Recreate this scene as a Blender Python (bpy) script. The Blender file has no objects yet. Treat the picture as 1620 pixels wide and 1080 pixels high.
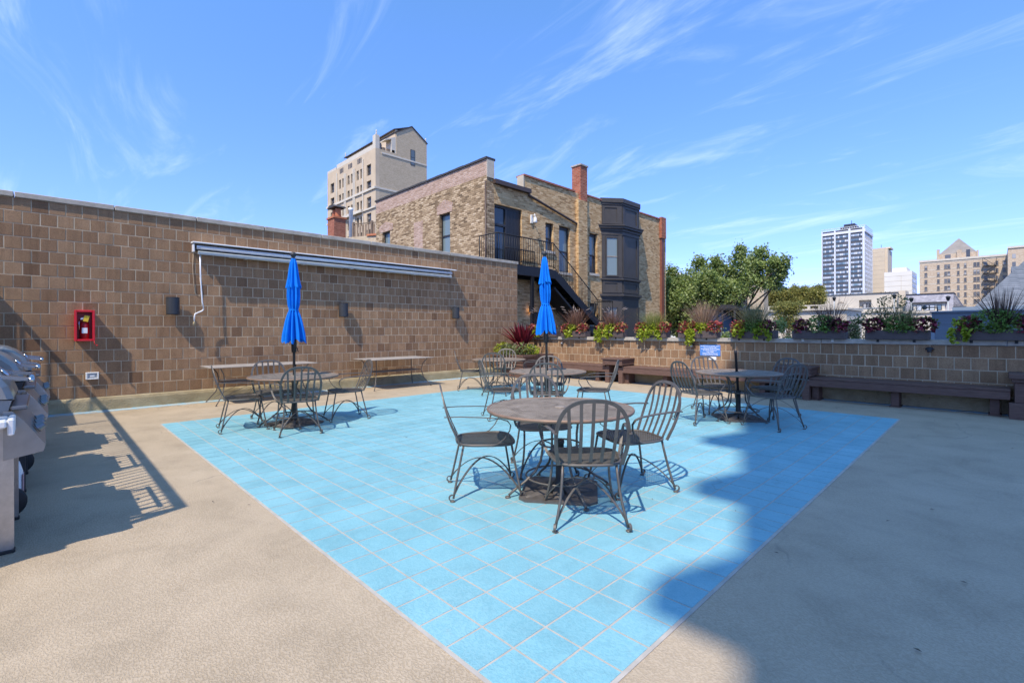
import bpy, math, random
import numpy as np
from mathutils import Vector, Matrix

scene = bpy.context.scene
COL = scene.collection
R = math.radians
PI = math.pi
rng = random.Random(7)
nrg = np.random.default_rng(11)

# ------------------------------------------------------------------ camera
cam_d = bpy.data.cameras.new('camera')
cam = bpy.data.objects.new('camera', cam_d)
COL.objects.link(cam)
cam_d.sensor_fit = 'HORIZONTAL'
cam_d.sensor_width = 36.0
cam_d.lens = 753.8 / 1620 * 36.0
cam_d.shift_y = -(540.0 - 523.075) / 1620
cam_d.clip_start = 0.05
cam_d.clip_end = 5000
PAN = R(45.5245)
cam.matrix_world = (Matrix.Translation((0, 0, 1.3494)) @ Matrix.Rotation(PAN, 4, 'Z')
                    @ Matrix.Rotation(R(90), 4, 'X') @ Matrix.Rotation(R(-0.2), 4, 'Z'))
scene.camera = cam

# ------------------------------------------------------------------ sun, sky, exposure
SUN_TO = Vector((0.36, -1.0, 1.5)).normalized()          # direction towards the sun
sun_el = math.asin(SUN_TO.z)
sun_rot = math.atan2(SUN_TO.x, SUN_TO.y)
sun_d = bpy.data.lights.new('sun', 'SUN')
sun_d.energy = 2.55
sun_d.angle = R(0.53)
sun_d.color = (1.0, 0.89, 0.74)
sun = bpy.data.objects.new('sun', sun_d)
sun.rotation_euler = SUN_TO.to_track_quat('Z', 'Y').to_euler()
sun.location = (0, 0, 80)
COL.objects.link(sun)

world = bpy.data.worlds.new('World')
scene.world = world
world.use_nodes = True
wn = world.node_tree.nodes
wl = world.node_tree.links
wn.clear()
w_out = wn.new('ShaderNodeOutputWorld')
w_bg = wn.new('ShaderNodeBackground')
w_bg.inputs['Strength'].default_value = 0.15
sky = wn.new('ShaderNodeTexSky')
sky.sky_type = 'NISHITA'
sky.sun_disc = False
sky.sun_elevation = sun_el
sky.sun_rotation = sun_rot
sky.altitude = 200
sky.air_density = 1.0
sky.dust_density = 0.25
sky.ozone_density = 3.0


def wnode(t, **kw):
    n = wn.new(t)
    for k, v in kw.items():
        setattr(n, k, v)
    return n


hs = wnode('ShaderNodeHueSaturation')
hs.inputs['Saturation'].default_value = 1.06
hs.inputs['Value'].default_value = 1.0
wl.new(sky.outputs[0], hs.inputs['Color'])
# thin cirrus: direction projected on a high plane, two stretched noises
tc = wnode('ShaderNodeTexCoord')
sep = wnode('ShaderNodeSeparateXYZ')
wl.new(tc.outputs['Generated'], sep.inputs[0])
zz = wnode('ShaderNodeMath', operation='MAXIMUM')
wl.new(sep.outputs['Z'], zz.inputs[0])
zz.inputs[1].default_value = 0.0
za = wnode('ShaderNodeMath', operation='ADD')
wl.new(zz.outputs[0], za.inputs[0])
za.inputs[1].default_value = 0.16
dx = wnode('ShaderNodeMath', operation='DIVIDE')
dy = wnode('ShaderNodeMath', operation='DIVIDE')
wl.new(sep.outputs['X'], dx.inputs[0]); wl.new(za.outputs[0], dx.inputs[1])
wl.new(sep.outputs['Y'], dy.inputs[0]); wl.new(za.outputs[0], dy.inputs[1])
cmb = wnode('ShaderNodeCombineXYZ')
wl.new(dx.outputs[0], cmb.inputs[0]); wl.new(dy.outputs[0], cmb.inputs[1])


def cloud_layer(rot, sx, sy, off, scale, lo, hi, dist):
    mp = wnode('ShaderNodeMapping')
    mp.inputs['Rotation'].default_value = (0, 0, R(rot))
    mp.inputs['Scale'].default_value = (sx, sy, 1)
    mp.inputs['Location'].default_value = off
    wl.new(cmb.outputs[0], mp.inputs['Vector'])
    ns = wnode('ShaderNodeTexNoise')
    ns.inputs['Scale'].default_value = scale
    ns.inputs['Detail'].default_value = 9
    ns.inputs['Roughness'].default_value = 0.62
    ns.inputs['Distortion'].default_value = dist
    wl.new(mp.outputs[0], ns.inputs['Vector'])
    mr = wnode('ShaderNodeMapRange', interpolation_type='SMOOTHSTEP')
    mr.inputs['From Min'].default_value = lo
    mr.inputs['From Max'].default_value = hi
    wl.new(ns.outputs['Fac'], mr.inputs['Value'])
    return mr


c1 = cloud_layer(20, 0.55, 1.5, (3.1, 1.7, 0), 1.5, 0.53, 0.84, 1.1)
c2 = cloud_layer(-28, 0.5, 2.2, (8.4, 2.2, 0), 1.9, 0.53, 0.88, 0.8)
cs = wnode('ShaderNodeMath', operation='MAXIMUM')
wl.new(c1.outputs[0], cs.inputs[0]); wl.new(c2.outputs[0], cs.inputs[1])
cm = wnode('ShaderNodeMath', operation='MULTIPLY')
wl.new(cs.outputs[0], cm.inputs[0]); cm.inputs[1].default_value = 0.40
wmix = wnode('ShaderNodeMixRGB')
wl.new(cm.outputs[0], wmix.inputs['Fac'])
hz = wnode('ShaderNodeValToRGB')
hz.color_ramp.elements[0].position = 0.0
hz.color_ramp.elements[0].color = (.46, .46, .93, 1)
hz.color_ramp.elements[1].position = 0.8
hz.color_ramp.elements[1].color = (.74, .98, 1.02, 1)
wl.new(zz.outputs[0], hz.inputs['Fac'])
hm = wnode('ShaderNodeMixRGB', blend_type='MULTIPLY')
hm.inputs['Fac'].default_value = 1.0
wl.new(hs.outputs[0], hm.inputs['Color1'])
wl.new(hz.outputs['Color'], hm.inputs['Color2'])
wl.new(hm.outputs[0], wmix.inputs['Color1'])
wmix.inputs['Color2'].default_value = (4.6, 5.1, 5.6, 1)
wl.new(wmix.outputs[0], w_bg.inputs['Color'])
wl.new(w_bg.outputs[0], w_out.inputs['Surface'])

vs = scene.view_settings
vs.view_transform = 'Standard'
vs.look = 'None'
vs.gamma = 1
vs.use_curve_mapping = False
vs.exposure = 1.16
scene.cycles.max_bounces = 6
scene.cycles.transparent_max_bounces = 8

# ------------------------------------------------------------------ helpers: scene graph


def tag(o, label=None, cat=None, group=None, kind=None):
    if label: o['label'] = label
    if cat: o['category'] = cat
    if group: o['group'] = group
    if kind: o['kind'] = kind
    return o


def link(o, parent=None):
    COL.objects.link(o)
    if parent is not None:
        o.parent = parent
    return o


def thing(name, label, cat, loc=(0, 0, 0), rz=0.0, group=None):
    o = bpy.data.objects.new(name, None)
    o.empty_display_size = 0.2
    o.location = loc
    o.rotation_euler = (0, 0, rz)
    link(o)
    return tag(o, label, cat, group)


def inst(name, mesh, parent=None, loc=(0, 0, 0), rz=0.0, scale=None):
    o = bpy.data.objects.new(name, mesh)
    o.location = loc
    if rz: o.rotation_euler = (0, 0, rz)
    if scale: o.scale = scale
    return link(o, parent)


def copy_tree(o, parent=None):
    kids = list(o.children)
    c_ = o.copy()
    COL.objects.link(c_)
    if parent is not None:
        c_.parent = parent
    for k in kids:
        copy_tree(k, c_)
    return c_


class MB:
    """mesh collector: boxes, tubes, lathes, prisms -> one mesh"""

    def __init__(self):
        self.v = []
        self.f = []
        self.sm = []

    def add(self, vs_, fs_, smooth=False):
        b = len(self.v)
        self.v.extend([tuple(p) for p in vs_])
        self.f.extend([tuple(i + b for i in f) for f in fs_])
        self.sm.extend([smooth] * len(fs_))
        return self

    def box(self, x0, x1, y0, y1, z0, z1):
        vs_ = [(x0, y0, z0), (x1, y0, z0), (x1, y1, z0), (x0, y1, z0), (x0, y0, z1), (x1, y0, z1), (x1, y1, z1), (x0, y1, z1)]
        return self.add(vs_, [(0, 3, 2, 1), (4, 5, 6, 7), (0, 1, 5, 4), (1, 2, 6, 5), (2, 3, 7, 6), (3, 0, 4, 7)])

    def cbox(self, x0, x1, y0, y1, z0, z1, c=0.006):
        """box with chamfered top and vertical edges"""
        a = [(x0 + c, y0), (x1 - c, y0), (x1, y0 + c), (x1, y1 - c), (x1 - c, y1), (x0 + c, y1), (x0, y1 - c), (x0, y0 + c)]
        i = [(x0 + 2 * c, y0 + c), (x1 - 2 * c, y0 + c), (x1 - c, y0 + 2 * c), (x1 - c, y1 - 2 * c), (x1 - 2 * c, y1 - c), (x0 + 2 * c, y1 - c), (x0 + c, y1 - 2 * c), (x0 + c, y0 + 2 * c)]
        vs_ = [(p[0], p[1], z0 + c) for p in a] + [(p[0], p[1], z1 - c) for p in a] + [(p[0], p[1], z1) for p in i] + [(p[0], p[1], z0) for p in i]
        fs_ = [tuple(range(16, 24)), tuple(reversed(range(24, 32)))]
        for k in range(8):
            n = (k + 1) % 8
            fs_ += [(k, n, 8 + n, 8 + k), (8 + k, 8 + n, 16 + n, 16 + k), (24 + k, 24 + n, n, k)]
        return self.add(vs_, fs_)

    def obox(self, c, d, up, L, w, h):
        """oriented box centred at c, length L along d, w across, h along up"""
        d = Vector(d).normalized()
        s_ = d.cross(Vector(up)).normalized()
        u = s_.cross(d).normalized()
        c = Vector(c)
        vs_ = []
        for z in (-.5, .5):
            for (x, y) in ((-.5, -.5), (.5, -.5), (.5, .5), (-.5, .5)):
                vs_.append(c + d * (x * L) + s_ * (y * w) + u * (z * h))
        return self.add(vs_, [(0, 3, 2, 1), (4, 5, 6, 7), (0, 1, 5, 4), (1, 2, 6, 5), (2, 3, 7, 6), (3, 0, 4, 7)])

    def bar(self, a, b, w, h, up=(0, 0, 1)):
        a = Vector(a); b = Vector(b)
        d = b - a
        if abs(d.normalized().dot(Vector(up))) > 0.98:
            up = (0, 1, 0)
        return self.obox((a + b) / 2, d, up, d.length, w, h)

    def tube(self, path, r, n=8, smooth=True, flat=None, side=None, cap=True):
        """sweep; flat=(w,h) gives a flat bar with 'side' as width hint"""
        P = [Vector(p) for p in path]
        m = len(P)
        rad = r if isinstance(r, (list, tuple)) else [r] * m
        T = [(P[min(i + 1, m - 1)] - P[max(i - 1, 0)]).normalized() for i in range(m)]
        ref = Vector(side) if side is not None else (Vector((0, 0, 1)) if abs(T[0].z) < 0.9 else Vector((1, 0, 0)))
        vs_ = []
        U = None
        for i in range(m):
            if side is not None:
                U = (ref - T[i] * ref.dot(T[i]))
                U = U.normalized() if U.length > 1e-5 else T[i].orthogonal().normalized()
            elif U is None:
                U = (ref - T[i] * ref.dot(T[i])).normalized()
            else:
                U = (U - T[i] * U.dot(T[i])).normalized()
            V = T[i].cross(U)
            if flat:
                w, h = flat
                for (a, b) in ((-.5, -.5), (.5, -.5), (.5, .5), (-.5, .5)):
                    vs_.append(P[i] + U * (a * w) + V * (b * h))
            else:
                for k in range(n):
                    a = 2 * PI * k / n
                    vs_.append(P[i] + (U * math.cos(a) + V * math.sin(a)) * rad[i])
        k_ = 4 if flat else n
        fs_ = []
        for i in range(m - 1):
            for k in range(k_):
                n2 = (k + 1) % k_
                fs_.append((i * k_ + k, i * k_ + n2, (i + 1) * k_ + n2, (i + 1) * k_ + k))
        if cap:
            fs_.append(tuple(reversed(range(k_))))
            fs_.append(tuple(range((m - 1) * k_, m * k_)))
        return self.add(vs_, fs_, smooth and not flat)

    def lathe(self, prof, n=24, c=(0, 0, 0), smooth=True):
        vs_ = []
        for (r, z) in prof:
            for k in range(n):
                a = 2 * PI * k / n
                vs_.append((c[0] + r * math.cos(a), c[1] + r * math.sin(a), c[2] + z))
        fs_ = []
        for i in range(len(prof) - 1):
            for k in range(n):
                k2 = (k + 1) % n
                fs_.append((i * n + k, i * n + k2, (i + 1) * n + k2, (i + 1) * n + k))
        fs_.append(tuple(reversed(range(n))))
        fs_.append(tuple(range((len(prof) - 1) * n, len(prof) * n)))
        return self.add(vs_, fs_, smooth)

    def prism(self, poly, axis, a, b):
        """extrude 2D polygon along axis ('x','y','z') from a to b"""
        def p3(p, t):
            return {'x': (t, p[0], p[1]), 'y': (p[0], t, p[1]), 'z': (p[0], p[1], t)}[axis]
        n = len(poly)
        vs_ = [p3(p, a) for p in poly] + [p3(p, b) for p in poly]
        fs_ = [tuple(reversed(range(n))), tuple(range(n, 2 * n))]
        for k in range(n):
            fs_.append((k, (k + 1) % n, n + (k + 1) % n, n + k))
        return self.add(vs_, fs_)

    def mesh(self, name, mat, fix=True):
        me = bpy.data.meshes.new(name)
        me.from_pydata(self.v, [], self.f)
        if mat is not None:
            me.materials.append(mat)
        if fix:
            import bmesh
            bm = bmesh.new()
            bm.from_mesh(me)
            bmesh.ops.recalc_face_normals(bm, faces=bm.faces)
            bm.to_mesh(me)
            bm.free()
        if any(self.sm):
            me.polygons.foreach_set('use_smooth', self.sm)
        me.update()
        return me

    def build(self, name, mat, parent=None, loc=(0, 0, 0), rz=0.0):
        return inst(name, self.mesh(name, mat), parent, loc, rz)


def mesh_np(name, verts, quads, mat):
    me = bpy.data.meshes.new(name)
    nv = len(verts); nq = len(quads)
    me.vertices.add(nv)
    me.vertices.foreach_set('co', np.asarray(verts, np.float32).ravel())
    me.loops.add(nq * 4)
    me.loops.foreach_set('vertex_index', np.asarray(quads, np.int32).ravel())
    me.polygons.add(nq)
    me.polygons.foreach_set('loop_start', np.arange(0, nq * 4, 4, dtype=np.int32))
    me.polygons.foreach_set('loop_total', np.full(nq, 4, np.int32))
    me.materials.append(mat)
    me.update(calc_edges=True)
    me.validate()
    return me


# ------------------------------------------------------------------ materials
MATS = {}


class NT:
    def __init__(self, name):
        m = bpy.data.materials.new(name)
        m.use_nodes = True
        self.m = m
        self.n = m.node_tree.nodes
        self.l = m.node_tree.links
        self.b = self.n['Principled BSDF']
        MATS[name] = m

    def new(self, t, ins=None, **kw):
        x = self.n.new(t)
        for k, v in kw.items():
            setattr(x, k, v)
        for k, v in (ins or {}).items():
            if hasattr(v, 'links') or hasattr(v, 'is_linked'):
                self.l.new(v, x.inputs[k])
            else:
                x.inputs[k].default_value = v
        return x

    def set(self, **kw):
        names = {'color': 'Base Color', 'rough': 'Roughness', 'metal': 'Metallic', 'spec': 'Specular IOR Level', 'normal': 'Normal',
                 'emit': 'Emission Color', 'emit_s': 'Emission Strength', 'trans': 'Transmission Weight', 'alpha': 'Alpha', 'coat': 'Coat Weight'}
        for k, v in kw.items():
            i = self.b.inputs[names[k]]
            if hasattr(v, 'is_linked'):
                self.l.new(v, i)
            else:
                i.default_value = v
        return self

    def coord(self, which='Object'):
        return self.new('ShaderNodeTexCoord').outputs[which]

    def noise(self, scale, detail=4, rough=0.55, vec=None, dist=0.0):
        n_ = self.new('ShaderNodeTexNoise', {'Scale': scale, 'Detail': detail, 'Roughness': rough, 'Distortion': dist})
        if vec is not None:
            self.l.new(vec, n_.inputs['Vector'])
        return n_.outputs['Fac']

    def mapping(self, vec, scale=(1, 1, 1), rot=(0, 0, 0)):
        return self.new('ShaderNodeMapping', {'Vector': vec, 'Scale': scale, 'Rotation': rot}).outputs[0]

    def ramp(self, fac, stops, interp='LINEAR'):
        r_ = self.new('ShaderNodeValToRGB', {'Fac': fac})
        cr = r_.color_ramp
        cr.interpolation = interp
        while len(cr.elements) < len(stops):
            cr.elements.new(0.5)
        for e, (p, c) in zip(cr.elements, stops):
            e.position = p
            e.color = (c[0], c[1], c[2], 1) if not isinstance(c, (int, float)) else (c, c, c, 1)
        return r_.outputs['Color']

    def mix(self, fac, a, b, mode='MIX'):
        return self.new('ShaderNodeMixRGB', {'Fac': fac, 'Color1': a, 'Color2': b}, blend_type=mode).outputs[0]

    def math(self, op, a, b=0.0):
        return self.new('ShaderNodeMath', {0: a, 1: b}, operation=op).outputs[0]

    def rand(self):
        """per-object + per-island random 0..1"""
        oi = self.new('ShaderNodeObjectInfo').outputs['Random']
        gi = self.new('ShaderNodeNewGeometry').outputs['Random Per Island']
        return self.math('FRACT', self.math('ADD', self.math('MULTIPLY', gi, 3.17), oi))

    def bump(self, h, strength=0.3, dist=0.01):
        return self.new('ShaderNodeBump', {'Height': h, 'Strength': strength, 'Distance': dist}).outputs[0]


def c4(r, g, b):
    return (r, g, b, 1)


def simple(name, col, rough=0.6, metal=0.0, var=0.12, vscale=6.0, spec=0.4, bump=0.0, bscale=60.0, coord='Object'):
    t = NT(name)
    vec = t.coord(coord)
    nz = t.noise(vscale, 5, 0.6, vec)
    lo = tuple(x * (1 - var) for x in col)
    hi = tuple(min(1, x * (1 + var)) for x in col)
    t.set(color=t.ramp(nz, [(0.3, lo), (0.7, hi)]), rough=rough, metal=metal, spec=spec)
    if bump:
        t.set(normal=t.bump(t.noise(bscale, 3, 0.6, vec), bump, 0.01))
    return t.m


def world_pos(t):
    return t.new('ShaderNodeNewGeometry').outputs['Position']


# --- split-face concrete block
t = NT('concrete_block')
p = world_pos(t)
rd = t.rand()
base = t.ramp(rd, [(0.0, (.20, .115, .066)), (0.07, (.29, .172, .095)), (0.55, (.352, .214, .118)), (1.0, (.41, .256, .145))])
mott = t.noise(7, 4, 0.6, p)
base = t.mix(t.math('MULTIPLY', t.math('SUBTRACT', mott, 0.35), 1.2), base, c4(.24, .14, .08))
pores = t.ramp(t.noise(160, 3, 0.7, p), [(0.33, .30), (0.46, 1.0)])
base = t.mix(1.0, base, pores, 'MULTIPLY')
gr = t.ramp(t.noise(90, 2, 0.5, p), [(0.3, .86), (0.75, 1.14)])
base = t.mix(1.0, base, gr, 'MULTIPLY')
streak = t.noise(1.0, 5, 0.65, t.mapping(p, (9, 9, .55)))
base = t.mix(1.0, base, t.ramp(streak, [(0.30, .80), (0.52, 1.0), (0.80, 1.10)]), 'MULTIPLY')
stain = t.ramp(t.noise(2.2, 7, 0.72, p), [(0.66, 0.0), (0.80, .35)])
base = t.mix(stain, base, c4(.45, .38, .31))
t.set(color=base, rough=0.9, spec=0.2, normal=t.bump(t.noise(95, 5, 0.75, p), 0.8, 0.011))

t = NT('mortar')
p = world_pos(t)
t.set(color=t.ramp(t.noise(5, 5, 0.6, p), [(0.3, (.40, .32, .22)), (0.7, (.54, .44, .31))]), rough=0.95, spec=0.1, normal=t.bump(t.noise(200, 2, 0.5, p), 0.3, 0.004))

t = NT('plinth_coating')
p = world_pos(t)
t.set(color=t.ramp(t.noise(3, 6, 0.65, p), [(0.25, (.24, .19, .105)), (0.5, (.37, .30, .18)), (0.75, (.46, .39, .25))]), rough=0.85, spec=0.2,
      normal=t.bump(t.noise(45, 3, 0.6, p), 0.9, 0.02))

t = NT('limestone_coping')
p = world_pos(t)
t.set(color=t.ramp(t.noise(4, 6, 0.7, p), [(0.25, (.27, .24, .20)), (0.55, (.42, .38, .32)), (0.8, (.50, .46, .40))]), rough=0.9, spec=0.2, normal=t.bump(t.noise(80, 3, 0.6, p), 0.3, 0.005))


def knockdown(name, c_lo, c_mid, c_hi, bumpk=0.5, mot=(.86, .84, .80), randk=0.0, rough=0.62):
    t = NT(name)
    p = world_pos(t)
    mp = t.mapping(p, (1.0, 1.7, 1), (0, 0, R(35)))
    n1 = t.noise(66, 4, 0.55, mp, 0.7)
    kd = t.ramp(n1, [(0.43, 0.0), (0.53, 1.0)])
    patch = t.noise(1.3, 5, 0.6, p)
    fade = t.ramp(t.noise(0.55, 4, 0.6, p), [(0.35, .35), (0.62, 1.0)])
    col = t.ramp(patch, [(0.15, c_lo), (0.55, c_mid), (0.95, c_hi)])
    dark = t.mix(1.0, col, c4(*mot), 'MULTIPLY')
    kdm = t.math('MAXIMUM', kd, t.math('SUBTRACT', 1.0, fade))
    col = t.mix(kdm, dark, col)
    if randk:
        col = t.mix(1.0, col, t.ramp(t.rand(), [(0.0, 1 - randk), (1.0, 1 + randk)]), 'MULTIPLY')
    # scuffed, sun-bleached and dirty areas, hairline cracks
    scuff = t.ramp(t.noise(2.6, 8, 0.72, p, .6), [(0.36, .90), (0.50, 1.0), (0.72, 1.06)])
    col = t.mix(1.0, col, scuff, 'MULTIPLY')
    dirt = t.ramp(t.noise(5.5, 7, 0.75, t.mapping(p, (1, 1, 1), (0, 0, .7))), [(0.62, 0.0), (0.80, .30)])
    col = t.mix(dirt, col, c4(.30, .28, .25))
    vo = t.new('ShaderNodeTexVoronoi', {'Vector': t.new('ShaderNodeVectorMath', {0: p, 1: t.new('ShaderNodeTexNoise', {'Vector': p, 'Scale': 1.2, 'Detail': 5}).outputs['Color']}, operation='ADD').outputs[0], 'Scale': .27}, feature='DISTANCE_TO_EDGE')
    crack = t.ramp(vo.outputs['Distance'], [(0.0, 1.0), (0.0011, 1.0), (0.0019, 0.0)])
    cmask = t.ramp(t.noise(.8, 3, .5, p), [(0.50, 0.0), (0.58, .45)])
    col = t.mix(t.math('MULTIPLY', crack, cmask), col, c4(.12, .11, .10))
    speck = t.ramp(t.noise(210, 2, 0.5, p), [(0.28, .82), (0.42, 1.0)])
    col = t.mix(1.0, col, speck, 'MULTIPLY')
    h = t.math('ADD', t.math('MULTIPLY', kd, 0.7), t.math('MULTIPLY', t.noise(150, 3, 0.6, p), 0.6))
    t.set(color=col, rough=rough, spec=0.35, normal=t.bump(h, bumpk, 0.006))
    return t


knockdown('deck_coating', (.375, .302, .212), (.45, .365, .262), (.505, .418, .306))
knockdown('blue_coating', (.175, .39, .455), (.215, .44, .505), (.27, .495, .555), bumpk=0.35, randk=0.04, mot=(.84, .92, .94))
simple('tile_grout', (.40, .37, .33), 0.85, var=.14, vscale=9)
t = NT('blue_border')
p = world_pos(t)
t.set(color=t.mix(t.ramp(t.noise(9, 5, 0.65, p), [(.40, 0.0), (.62, 1.0)]), c4(.22, .43, .56), c4(.40, .37, .31)), rough=.8)

# --- furniture metals
t = NT('wrought_iron')
p = t.coord()
w = t.noise(9, 5, .65, p)
t.set(color=t.ramp(w, [(.32, (.090, .082, .074)), (.6, (.130, .117, .104)), (.82, (.175, .150, .128))]), rough=.52, metal=.25, spec=.5, normal=t.bump(t.noise(140, 2, .5, p), .15, .002))
t = NT('table_mesh_metal')
p = t.coord()
t.set(color=t.ramp(t.noise(5, 6, .7, p, 1.2), [(.32, (.15, .12, .095)), (.48, (.26, .215, .17)), (.7, (.36, .30, .25))]), rough=.6, metal=.2, spec=.45)
simple('side_table_metal', (.40, .36, .32), .6, .1, .12, 5)
t = NT('table_rim_metal')
p = t.coord()
t.set(color=t.ramp(t.noise(6, 5, .65, p), [(.3, (.18, .125, .09)), (.55, (.27, .175, .12)), (.75, (.20, .155, .125))]), rough=.55, metal=.2)
simple('black_iron', (.035, .034, .035), .5, .3, .25, 12)
simple('dark_base_iron', (.105, .094, .085), .6, .2, .3, 9, bump=.4, bscale=30)
t = NT('blue_fabric')
p = t.coord()
t.set(color=t.ramp(t.noise(5, 4, .6, p), [(.3, (.0, .15, .60)), (.7, (.004, .20, .74))]), rough=.85, spec=.2, normal=t.bump(t.noise(260, 2, .5, p), .2, .002))
simple('white_aluminium', (.72, .73, .74), .4, .1, .06)
simple('grey_aluminium', (.44, .47, .46), .45, .3, .12)
simple('dark_grey_plastic', (.035, .038, .043), .5, 0, .15)
simple('black_plastic', (.018, .018, .019), .5, 0, .1)
simple('red_plastic', (.62, .010, .018), .32, 0, .06, spec=.5)
simple('dark_red_plastic', (.40, .007, .012), .35, 0, .1)
simple('yellow_card', (.78, .52, .04), .6)
simple('chrome', (.50, .51, .53), .16, 1.0, .04)
simple('dark_steel', (.20, .20, .21), .3, .8, .1)
simple('brushed_steel', (.42, .41, .39), .35, .85, .12, 18)
simple('grill_grey', (.29, .285, .27), .38, .55, .10, 10)
simple('grill_dark', (.055, .055, .057), .45, .4, .15)
simple('tank_white', (.76, .77, .78), .35, 0, .05)
simple('pink_plastic', (.62, .40, .40), .4)
simple('white_plastic', (.78, .78, .75), .45, 0, .04)
simple('grey_cover', (.40, .42, .42), .4, 0, .06)
simple('sign_blue', (.085, .235, .60), .4, 0, .05, 20)
simple('sign_white', (.82, .84, .86), .5, 0, .02)

t = NT('stained_bench_wood')
p = t.coord()
g_ = t.noise(5, 5, .6, t.mapping(p, (1.2, 14, 14)))
t.set(color=t.ramp(g_, [(.3, (.09, .050, .038)), (.6, (.145, .085, .066)), (.8, (.18, .112, .088))]), rough=.68, spec=.35, normal=t.bump(g_, .35, .004))
simple('flower_box_brown', (.085, .064, .060), .75, 0, .12, 9, bump=.25, bscale=50)
simple('soil', (.035, .025, .018), .95, 0, .3, 20)

# --- building materials


def brick_mat(name, cols, mortar, sx=0.21, sz=0.072, extra=None, blot=0.35, bumpk=.8):
    t = NT(name)
    p = world_pos(t)
    s3 = t.new('ShaderNodeSeparateXYZ', {0: p})
    u = t.math('ADD', s3.outputs['X'], s3.outputs['Y'])
    v = t.new('ShaderNodeCombineXYZ', {0: u, 1: s3.outputs['Z'], 2: 0.0}).outputs[0]
    bt = t.new('ShaderNodeTexBrick', {'Vector': v, 'Color1': c4(0, 0, 0), 'Color2': c4(1, 1, 1), 'Mortar': c4(.5, .5, .5), 'Scale': 1.0,
                                     'Mortar Size': .0085, 'Mortar Smooth': .3, 'Bias': 0.0, 'Brick Width': sx, 'Row Height': sz})
    lum = t.new('ShaderNodeRGBToBW', {0: bt.outputs['Color']}).outputs[0]
    blots = t.noise(1.1, 6, .7, p)
    fine = t.noise(9, 4, .7, p)
    k = t.math('ADD', t.math('MULTIPLY', lum, .55), t.math('MULTIPLY', fine, .45))
    k = t.math('ADD', k, t.math('MULTIPLY', t.math('SUBTRACT', blots, .5), blot))
    col = t.ramp(k, [(.08, cols[0]), (.36, cols[1]), (.62, cols[2]), (.9, cols[3])])
    col = t.mix(bt.outputs['Fac'], col, c4(*mortar))
    h = t.math('ADD', t.math('MULTIPLY', t.math('SUBTRACT', 1.0, bt.outputs['Fac']), .7), t.math('ADD', t.math('MULTIPLY', fine, .5), t.math('MULTIPLY', lum, .5)))
    t.set(color=col, rough=.9, spec=.2, normal=t.bump(h, bumpk, .03))
    return t.m


brick_mat('common_brick', [(.17, .09, .040), (.45, .272, .122), (.63, .42, .212), (.75, .56, .32)], (.53, .385, .22))
brick_mat('south_brick', [(.07, .047, .03), (.28, .19, .11), (.50, .365, .225), (.66, .52, .36)], (.30, .22, .13), blot=.4)
brick_mat('pink_brick', [(.30, .19, .13), (.40, .26, .19), (.50, .34, .26), (.56, .42, .34)], (.46, .37, .30), blot=.4)
brick_mat('red_brick', [(.20, .055, .030), (.33, .095, .050), (.42, .14, .08), (.48, .20, .12)], (.36, .24, .18), blot=.3)
brick_mat('pale_brick', [(.37, .285, .18), (.45, .355, .235), (.51, .405, .275), (.56, .45, .31)], (.48, .39, .27), .30, .10, blot=.5, bumpk=.2)
brick_mat('hotel_brick', [(.36, .26, .17), (.47, .36, .25), (.54, .43, .31), (.58, .48, .36)], (.50, .41, .30), .5, .2, blot=.7, bumpk=.1)
simple('limestone', (.53, .42, .29), .9, 0, .13, .35, spec=.2)
simple('limestone_trim', (.58, .52, .42), .9, 0, .1, 1.0, spec=.2)
simple('cream_wall', (.56, .49, .39), .9, 0, .08, .3, spec=.2)
simple('tan_concrete', (.60, .50, .37), .9, 0, .05, .2, spec=.2)
simple('white_concrete', (.70, .66, .58), .9, 0, .05, .2, spec=.2)
simple('white_paint', (.66, .67, .69), .6, 0, .05, .3)
simple('spandrel_dark', (.085, .088, .098), .5, 0, .1, 1.0)
simple('bay_paint', (.058, .051, .044), .55, 0, .12, 3.0, bump=.1)
simple('steel_black', (.014, .014, .016), .5, .2, .15)
simple('gutter_brown', (.075, .050, .040), .5, .1, .1)
simple('pipe_red', (.20, .07, .045), .6, 0, .15)
simple('terracotta', (.45, .16, .075), .8, 0, .15, 4)
simple('roof_tile_red', (.33, .12, .075), .8, 0, .2, 6)
simple('roof_dark', (.050, .048, .050), .8, 0, .2)
simple('weathered_wood', (.22, .16, .11), .85, 0, .25, 5)
simple('stone_sill', (.50, .44, .35), .85, 0, .12, 3)
simple('bluegrey_siding', (.125, .165, .205), .7, 0, .06, 1.0)
simple('bluegrey_light', (.19, .245, .30), .6, 0, .05, 1.0)
simple('pyramid_slate', (.24, .215, .19), .85, 0, .12, .4)
simple('asphalt', (.05, .05, .052), .9, 0, .25, .4)
simple('ground_cover', (.085, .085, .070), .95, 0, .35, .03)
simple('rendered_wall', (.38, .34, .28), .9, 0, .1, 1.0)
simple('window_frame_dark', (.030, .028, .028), .5, 0, .1)
simple('window_frame_tan', (.30, .25, .19), .6)
simple('shutter_black', (.020, .021, .024), .5, 0, .1)
t = NT('slate_shingles')
p = world_pos(t)
s3 = t.new('ShaderNodeSeparateXYZ', {0: p})
v = t.new('ShaderNodeCombineXYZ', {0: t.math('ADD', s3.outputs['X'], s3.outputs['Y']), 1: s3.outputs['Z'], 2: 0.0}).outputs[0]
bt = t.new('ShaderNodeTexBrick', {'Vector': v, 'Color1': c4(.20, .195, .215), 'Color2': c4(.40, .385, .41), 'Mortar': c4(.16, .155, .17), 'Mortar Size': .012, 'Brick Width': .5, 'Row Height': .3, 'Scale': 1.0})
t.set(color=t.mix(.35, bt.outputs['Color'], t.ramp(t.noise(1.2, 5, .7, p), [(.3, (.20, .19, .21)), (.7, (.44, .42, .45))])), rough=.75)
t = NT('grey_shingles')
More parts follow.
